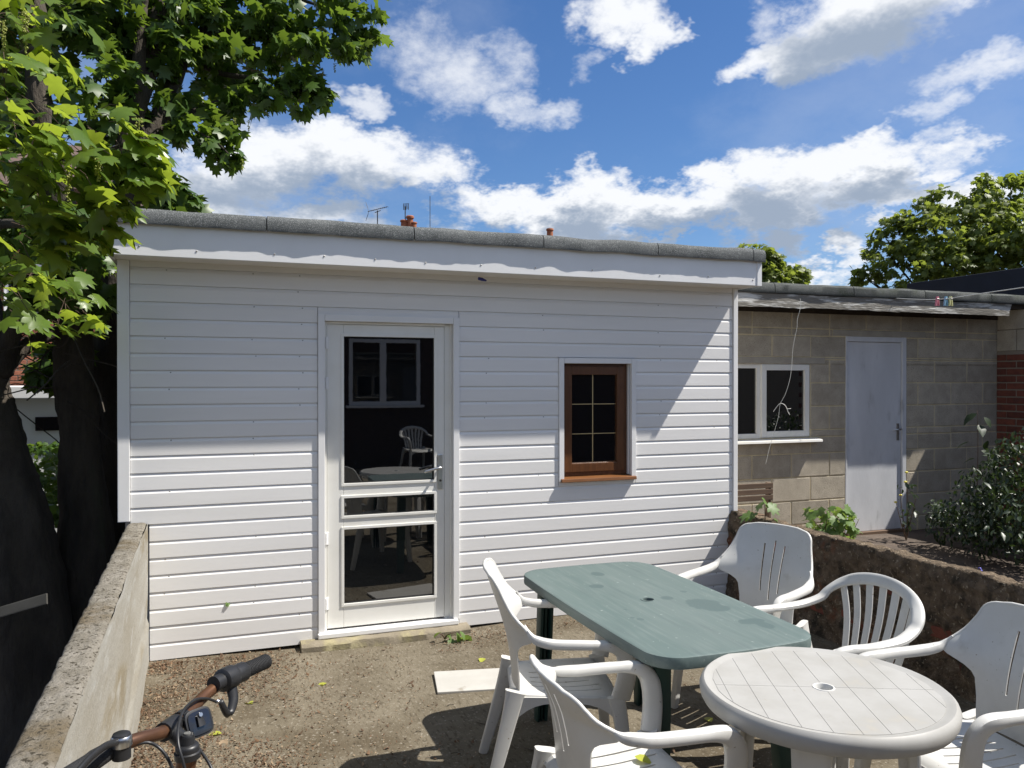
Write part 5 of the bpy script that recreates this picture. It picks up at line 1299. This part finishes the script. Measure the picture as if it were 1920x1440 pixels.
plant('weed', 'small broad-leaved weed growing at the foot of the door step', tuple(b), [list(W(x, y, b.y * CY + b.x * SY)) for x, y in ((828, 1186), (836, 1192), (846, 1190), (856, 1186), (862, 1184), (860, 1196), (868, 1192), (842, 1198))], 'leaf_seedling', oval_leaf(1, .36, .2, .35), .078,
      [[b, b + Vector((-.02, -.02, .03)), b + Vector((-.05, -.04, .05))], [b, b + Vector((.02, -.02, .03)), b + Vector((.06, -.03, .04))]], .2)
def shrub():
    b = on_z(1862, 1030, .15) + Vector((.25, .4, 0))
    T = thing('evergreen_shrub', (b.x, b.y, .15), 'dark glossy evergreen shrub spilling over the patio at the right edge', 'shrub')
    cl = [(1860, 915, 6.9, .28), (1905, 870, 6.9, .24), (1880, 970, 6.6, .30), (1925, 940, 6.5, .35), (1820, 965, 7.0, .26), (1780, 985, 7.2, .2), (1960, 880, 6.6, .45), (1850, 1000, 6.6, .22), (1940, 1010, 6.3, .25), (1765, 960, 7.3, .14), (1990, 980, 6.3, .4)]
    pos = np.concatenate([in_ball(int(3000 * r ** 1.6), W(x, y, d), r, .85, .5) for x, y, d, r in cl]); pos = pos[pos[:, 2] > .17]
    n = len(pos); scatter('crown', 'leaf_shrub', pos, leaf_frames(n, .6), RNG.uniform(.03, .06, n), oval_leaf(1, .26, .2, .25), T)
    m = MB()
    for x, y, d, r in cl: m.tube(catmull([b, b.lerp(W(x, y, d), .5) + Vector((0, 0, .05)), W(x, y, d)], 5), .007, 6)
    m.build('stem', 'bark', T, smooth=True)
    v, f = oval_leaf(1, .24, .25, .25); me = bpy.data.meshes.new('leaf'); me.from_pydata([tuple(q) for q in v], [], f); me.materials.append(MATS['leaf_shrub']); me.shade_smooth()
    # silvery sunlit shoots standing out of the mass
    for (x0, y0, x1, y1, d) in ((1825, 880, 1880, 950, 6.35), (1872, 950, 1925, 975, 6.1), (1850, 985, 1925, 1010, 6.0), (1885, 840, 1925, 835, 6.5), (1880, 915, 1915, 960, 6.2)):
        a, c = W(x0, y0, d), W(x1, y1, d)
        for i in range(14):
            p = c.lerp(a, i / 13) + Vector((random.uniform(-.02, .02), random.uniform(-.02, .02), random.uniform(-.02, .02)))
            o = bpy.data.objects.new('leaf', me); COL.objects.link(o); o.parent = T
            M_ = Matrix([list(r_) for r_ in leaf_frames(1, .5)[0]]).to_4x4()
            o.matrix_local = Matrix.Translation(p - Vector((b.x, b.y, .15))) @ M_ @ Matrix.Scale(random.uniform(.05, .085), 4)
shrub()
b = W(1834, 900, 7.5); b.z = .15
plant('sapling', 'single upright stem with dark paired leaves against the block wall', tuple(b), [list(W(x, y, 7.5)) for x, y in ((1832, 775), (1822, 784), (1845, 782), (1836, 796), (1818, 828), (1852, 826), (1840, 845), (1828, 860), (1850, 862), (1834, 880))], 'leaf_shrub', oval_leaf(1, .34, .2, .3), .13, [[b, W(1833, 900, 7.5), W(1834, 840, 7.5), W(1833, 770, 7.5)]], .25)
b = W(1700, 990, 7.6); b.z = .15
wd = plant('weed', 'tall thin weed with yellow flower heads beside the outbuilding door', tuple(b), [list(W(random.gauss(1702, 9), random.uniform(900, 992), 7.6 + random.uniform(-.1, .1))) for _ in range(44)], 'leaf_shrub', oval_leaf(1, .25, .2, .25), .06,
      [[b, W(1703, 950, 7.6), W(1699, 885, 7.55)], [b, W(1692, 960, 7.55), W(1688, 915, 7.5)], [b, W(1712, 960, 7.6), W(1718, 935, 7.6)], [b, W(1690, 980, 7.5), W(1680, 940, 7.5)]], .5)
for (x, y) in ((1698, 904), (1689, 929), (1680, 942), (1700, 886)):
    c = W(x, y, 7.55); MB().lathe([(.002, -.010), (.012, -.004), (.016, .004), (.010, .010), (.002, .012)], tuple(c), 8).build('flower_head', 'petal_yellow', wd, smooth=True)
b = on_z(1850, 1085, .15); b = W(1845, 1083, 4.6); b.z = .15
bf = plant('bluebell_tuft', 'tuft of small blue flowers on the patio just behind the garden wall', tuple(b), [list(W(random.uniform(1828, 1895), random.uniform(1080, 1092), 4.5)) for _ in range(14)], 'leaf_shrub', oval_leaf(1, .12, .2, .25), .05,
      [[b, W(x, y + 10, 4.5), W(x, y, 4.5)] for x, y in ((1838, 1068), (1836, 1076), (1885, 1084), (1893, 1088), (1868, 1086))], .4)
for (x, y) in ((1838, 1067), (1840, 1071), (1834, 1076), (1884, 1083), (1888, 1086), (1892, 1089), (1868, 1085), (1898, 1091)):
    c = W(x, y, 4.5); MB().lathe([(.001, -.008), (.007, -.005), (.010, .002), (.005, .008)], tuple(c), 7).build('flower_head', 'petal_blue', bf, smooth=True)

# undergrowth in the shaded garden
def undergrowth():
    pos = []; 
    for (x, y, d, r) in ((90, 880, 8.4, .40), (130, 870, 8.0, .30), (110, 920, 7.4, .45), (60, 930, 7.2, .4), (160, 940, 7.2, .4), (10, 930, 8.5, .5), (100, 980, 6.8, .4), (70, 838, 9.6, .12), (105, 842, 9.6, .14)):
        pos.append(in_ball(int(420 * r), W(x, y, d), r, .6, .4))
    pos = np.concatenate(pos); pos = pos[pos[:, 2] > -.66]; n = len(pos)
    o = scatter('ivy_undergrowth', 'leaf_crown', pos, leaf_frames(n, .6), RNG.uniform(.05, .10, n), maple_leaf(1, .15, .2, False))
    tag(o, 'dark ivy undergrowth spreading beneath the sycamore stems', 'undergrowth', kind='stuff')
undergrowth()
def plank(name, label, pts, mat, z0, th):
    m = MB(); n = len(pts); m.add([(p.x, p.y, z0) for p in pts] + [(p.x, p.y, z0 + th) for p in pts], [tuple(range(n - 1, -1, -1)), tuple(range(n, 2 * n))] + [(i, (i + 1) % n, n + (i + 1) % n, n + i) for i in range(n)])
    return tag(m.build(name, mat, bevel=.003), label, 'plank')
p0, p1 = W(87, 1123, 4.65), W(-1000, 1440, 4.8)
tag(MB().sweep([p0, p1], [(.006, .032)] * 2, (0.1, -1, .5), 8, 8.0).build('pale_plank', 'shade_tinted_plank'), 'pale plank coloured as if in shade, leaning left of the concrete wall', 'plank')
a, b_, c_ = on_z(813, 1262, -.012), on_z(820, 1301, -.012), on_z(960, 1254, -.012)
dx = (c_ - a).normalized(); wv = b_ - a
plank('white_plank', 'white offcut panel lying flat on the concrete yard by the door', [a, b_, b_ + dx * .56, a + dx * .56], 'board_pale', -.020, .014)

# ------------------------------------------------------------------ folding wooden chair beyond the wall
def folding_chair():
    c = W(1412, 920, 6.35); b = Vector((c.x - .09, c.y, .15))
    T = thing('wooden_chair', tuple(b), 'slatted brown wooden chair back beyond the garden wall, next to the annex corner', 'chair')
    zt = W(1412, 905, 6.35).z; y = c.y; x1 = W(1452, 905, 6.35).x; x0 = x1 - .46
    for x in (x0 + .012, x1 - .012): MB().box(x - .012, x + .012, y - .02, y + .02, .15, zt - .005).build('leg', 'wood_slat', T, bevel=.003)
    for x in (x0 + .05, x1 - .05): MB().tube([(x, y - .02, .58), (x, y + .36, .15)], .014, 8).build('leg', 'wood_slat', T)
    for k in range(3): MB().box(x0 - .005, x1 + .010, y - .034, y - .021, zt - .045 - k * .048, zt - .005 - k * .048).build('back_slat', 'wood_slat', T, bevel=.003)
    for k in range(5): MB().box(x0, x1, y + .03 + k * .07, y + .085 + k * .07, .575, .592).build('seat_slat', 'wood_slat', T, bevel=.003)
folding_chair()

# ------------------------------------------------------------------ washing line, pegs, loose cord
a, m_, b = W(1655, 558, 7.75), W(1765, 561, 7.1), W(2050, 520, 5.4)
tag(MB().tube(catmull([a, W(1710, 561, 7.4), m_, W(1850, 549, 6.5), b], 8), .0042, 6).build('washing_line', 'rope_white', smooth=True), 'pale washing line strung across the outbuilding roof edge to the right', 'washing line')
def peg(px, mat, col, dpt=7.05):
    c = W(px, 562, dpt); r = thing('clothes_peg', tuple(c), f'{col} clothes peg clipped on the washing line', 'peg', 'pegs on the washing line'); 
    for s in (-1, 1):
        MB().sweep([c + Vector((s * .004, 0, .028)), c + Vector((s * .007, 0, .002)), c + Vector((s * .017, 0, -.055))], [(.006, .009), (.007, .010), (.0055, .009)], (1, 0, 0), 8, 4).build('prong', mat, r, smooth='auto')
    MB().tube([c + Vector((-.012, -.006, .006)), c + Vector((.012, -.006, .006))], .006, 8).build('spring', 'steel_dull', r)
peg(1757, 'peg_pink', 'pink'); peg(1773, 'peg_blue', 'pale blue'); peg(1782, 'peg_yellow', 'pale yellow')
c = [W(1500, 560, 6.95), W(1501, 575, 6.95), W(1495, 598, 6.95), W(1494, 615, 6.95), W(1487, 650, 6.95), W(1484, 690, 6.95), W(1480, 715, 6.95), W(1472, 740, 6.95), W(1463, 758, 6.95), W(1460, 780, 6.95), W(1452, 810, 6.95), W(1443, 840, 6.95), W(1436, 870, 6.95)]
cd = MB().tube(catmull(c, 5), .0018, 6).tube(catmull([W(1450, 772, 6.95), W(1462, 757, 6.95), W(1472, 760, 6.95), W(1478, 772, 6.95), W(1481, 778, 6.95), W(1476, 768, 6.95), W(1483, 766, 6.95)], 5), .0028, 6)
tag(cd.build('loose_cord', 'rope_white', smooth=True), 'loose white cord dangling from the roof board before the outbuilding window', 'cord')
c = on_y(904, 524, FY - .10); tag(MB().sweep([c + Vector((-.028, 0, .006)), c, c + Vector((.03, 0, -.008))], [(.010, .008), (.012, .010), (.005, .006)], (0, 0, 1), 8).build('cable_clip', 'blue_plastic', smooth=True), 'small dark blue clip under the annex eaves above the door', 'clip')

# ------------------------------------------------------------------ fallen leaves and litter
def fallen(px, py, label, mat='fallen_yellow', size=.062, z=.006, rot=None):
    p = on_z(px, py, z); v, f = oval_leaf(size, .36, .25, .15)
    o = MB().add([tuple(q) for q in v], f).build('fallen_leaf', mat, smooth=True)
    if z < .1: z = yard_z(p.x, p.y); p = on_z(px, py, z)
    o.location = (p.x, p.y, z + (.004 if z < .1 else .008)); o.rotation_euler = (random.uniform(-.12, .12), random.uniform(-.12, .12), random.uniform(0, 6.28) if rot is None else rot)
    tag(o, label, 'leaf', 'yellow leaves fallen in the yard')
fallen(612, 1283, 'yellow leaf lying alone on bare concrete in front of the door')
fallen(472, 1322, 'yellow-green leaf on the brown litter right of the handlebar grip')
fallen(415, 1378, 'yellow leaf on the litter just right of the bicycle reflector')
fallen(417, 1390, 'tan leaf on the litter below the yellow leaf near the bicycle', 'litter_pale')
fallen(906, 1236, 'yellow leaf between the white panel and the annex wall')
fallen(1335, 1357, 'yellow leaf on the sunlit concrete under the round table')
fallen(1035, 1409, 'pale leaf on the shaded concrete behind the foreground chair', 'litter_pale', .05)
p = on_z(1190, 1424, .43)
fallen(1190, 1424, 'bright yellow-green leaf resting on the foreground chair seat', 'fallen_yellow', .06, .420)
c = on_y(424, 1135, FY - .004); v, f = oval_leaf(.05, .22, .2, .2)
o = MB().add([tuple(q) for q in v], f).add([(x * .8 + .008, y * .7 + .004, z + .004) for x, y, z in v], f).build('leaf_sprig', 'leaf_seedling', smooth=True); o.location = c + Vector((-.004, -.006, -.01)); o.rotation_euler = (PI / 2 - .3, .5, .2)
tag(o, 'tiny green sprig caught on the white boards left of the door', 'leaf')

def litter():
    P_ = []
    def patch(x0, x1, y0, y1, n, dens):
        k = 0
        while k < n:
            x = random.uniform(x0, x1); y = random.uniform(y0, y1)
            if random.random() < dens(x, y): P_.append((x, y, yard_z(x, y) + .003 + random.random() * .006)); k += 1
    wallx = lambda y: lerp(-.300, -.385, y / 5.2)
    patch(-.36, 1.1, 2.6, 5.15, 9500, lambda x, y: max(.0, math.exp(-(max(0, x - wallx(y)) / .55) ** 1.5) * (.35 + 1.1 * nz(x * 2.2, y * 2.2, 3)) + .015))
    patch(-.36, .5, 4.95, 5.19, 900, lambda x, y: math.exp(-(x + .36) / .3))
    patch(1.5, 3.6, 4.95, 5.19, 800, lambda x, y: .6 + .4 * nz(x * 5, y))
    patch(1.3, 1.75, 4.8, 5.12, 260, lambda x, y: .6)
    patch(-.2, 3.6, 2.4, 5.1, 500, lambda x, y: .4 + .6 * nz(x * 1.7, y * 1.7))
    patch(1.7, 3.6, 3.6, 5.0, 260, lambda x, y: .5)
    pos = np.array(P_); n = len(pos); az = RNG.uniform(0, 2 * PI, n); fr = np.zeros((n, 3, 3)); ti = RNG.normal(0, .35, n); tj = RNG.normal(0, .35, n)
    y = np.stack([np.cos(az) * np.cos(ti), np.sin(az) * np.cos(ti), np.sin(ti)], 1); x = np.stack([-np.sin(az), np.cos(az), tj], 1); x /= np.linalg.norm(x, axis=1)[:, None]; z = np.cross(x, y)
    fr = np.stack([x, y, z], 2); s = RNG.uniform(.006, .015, n) * np.where(RNG.random(n) < .1, 2.0, 1.0)
    h = RNG.random(n) < .72
    o = scatter('leaf_litter', 'litter', pos[h], fr[h], s[h], oval_leaf(1, .28, .5, .3)); tag(o, 'brown dry leaf litter scattered along the foot of the walls', 'leaf litter')
    o = scatter('seed_husks', 'litter_pale', pos[~h], fr[~h], s[~h] * .8, oval_leaf(1, .34, .5, .3)); tag(o, 'pale dry seed husks strewn over the concrete yard', 'seed husks')
    # thin sticks
    m = MB()
    for i in range(46):
        x, yy = random.uniform(-.3, 2.4), random.uniform(2.6, 5.0); a = random.uniform(0, 6.28); l = random.uniform(.02, .07)
        g = yard_z(x, yy); m.tube([(x, yy, g + .003), (x + math.cos(a) * l * .5, yy + math.sin(a) * l * .5, g + .006), (x + math.cos(a + .3) * l, yy + math.sin(a + .3) * l, g + .003)], .0016, 4)
    tag(m.build('twig_litter', 'bark'), 'thin dark twigs strewn over the concrete yard', 'twigs', kind='stuff')
litter()
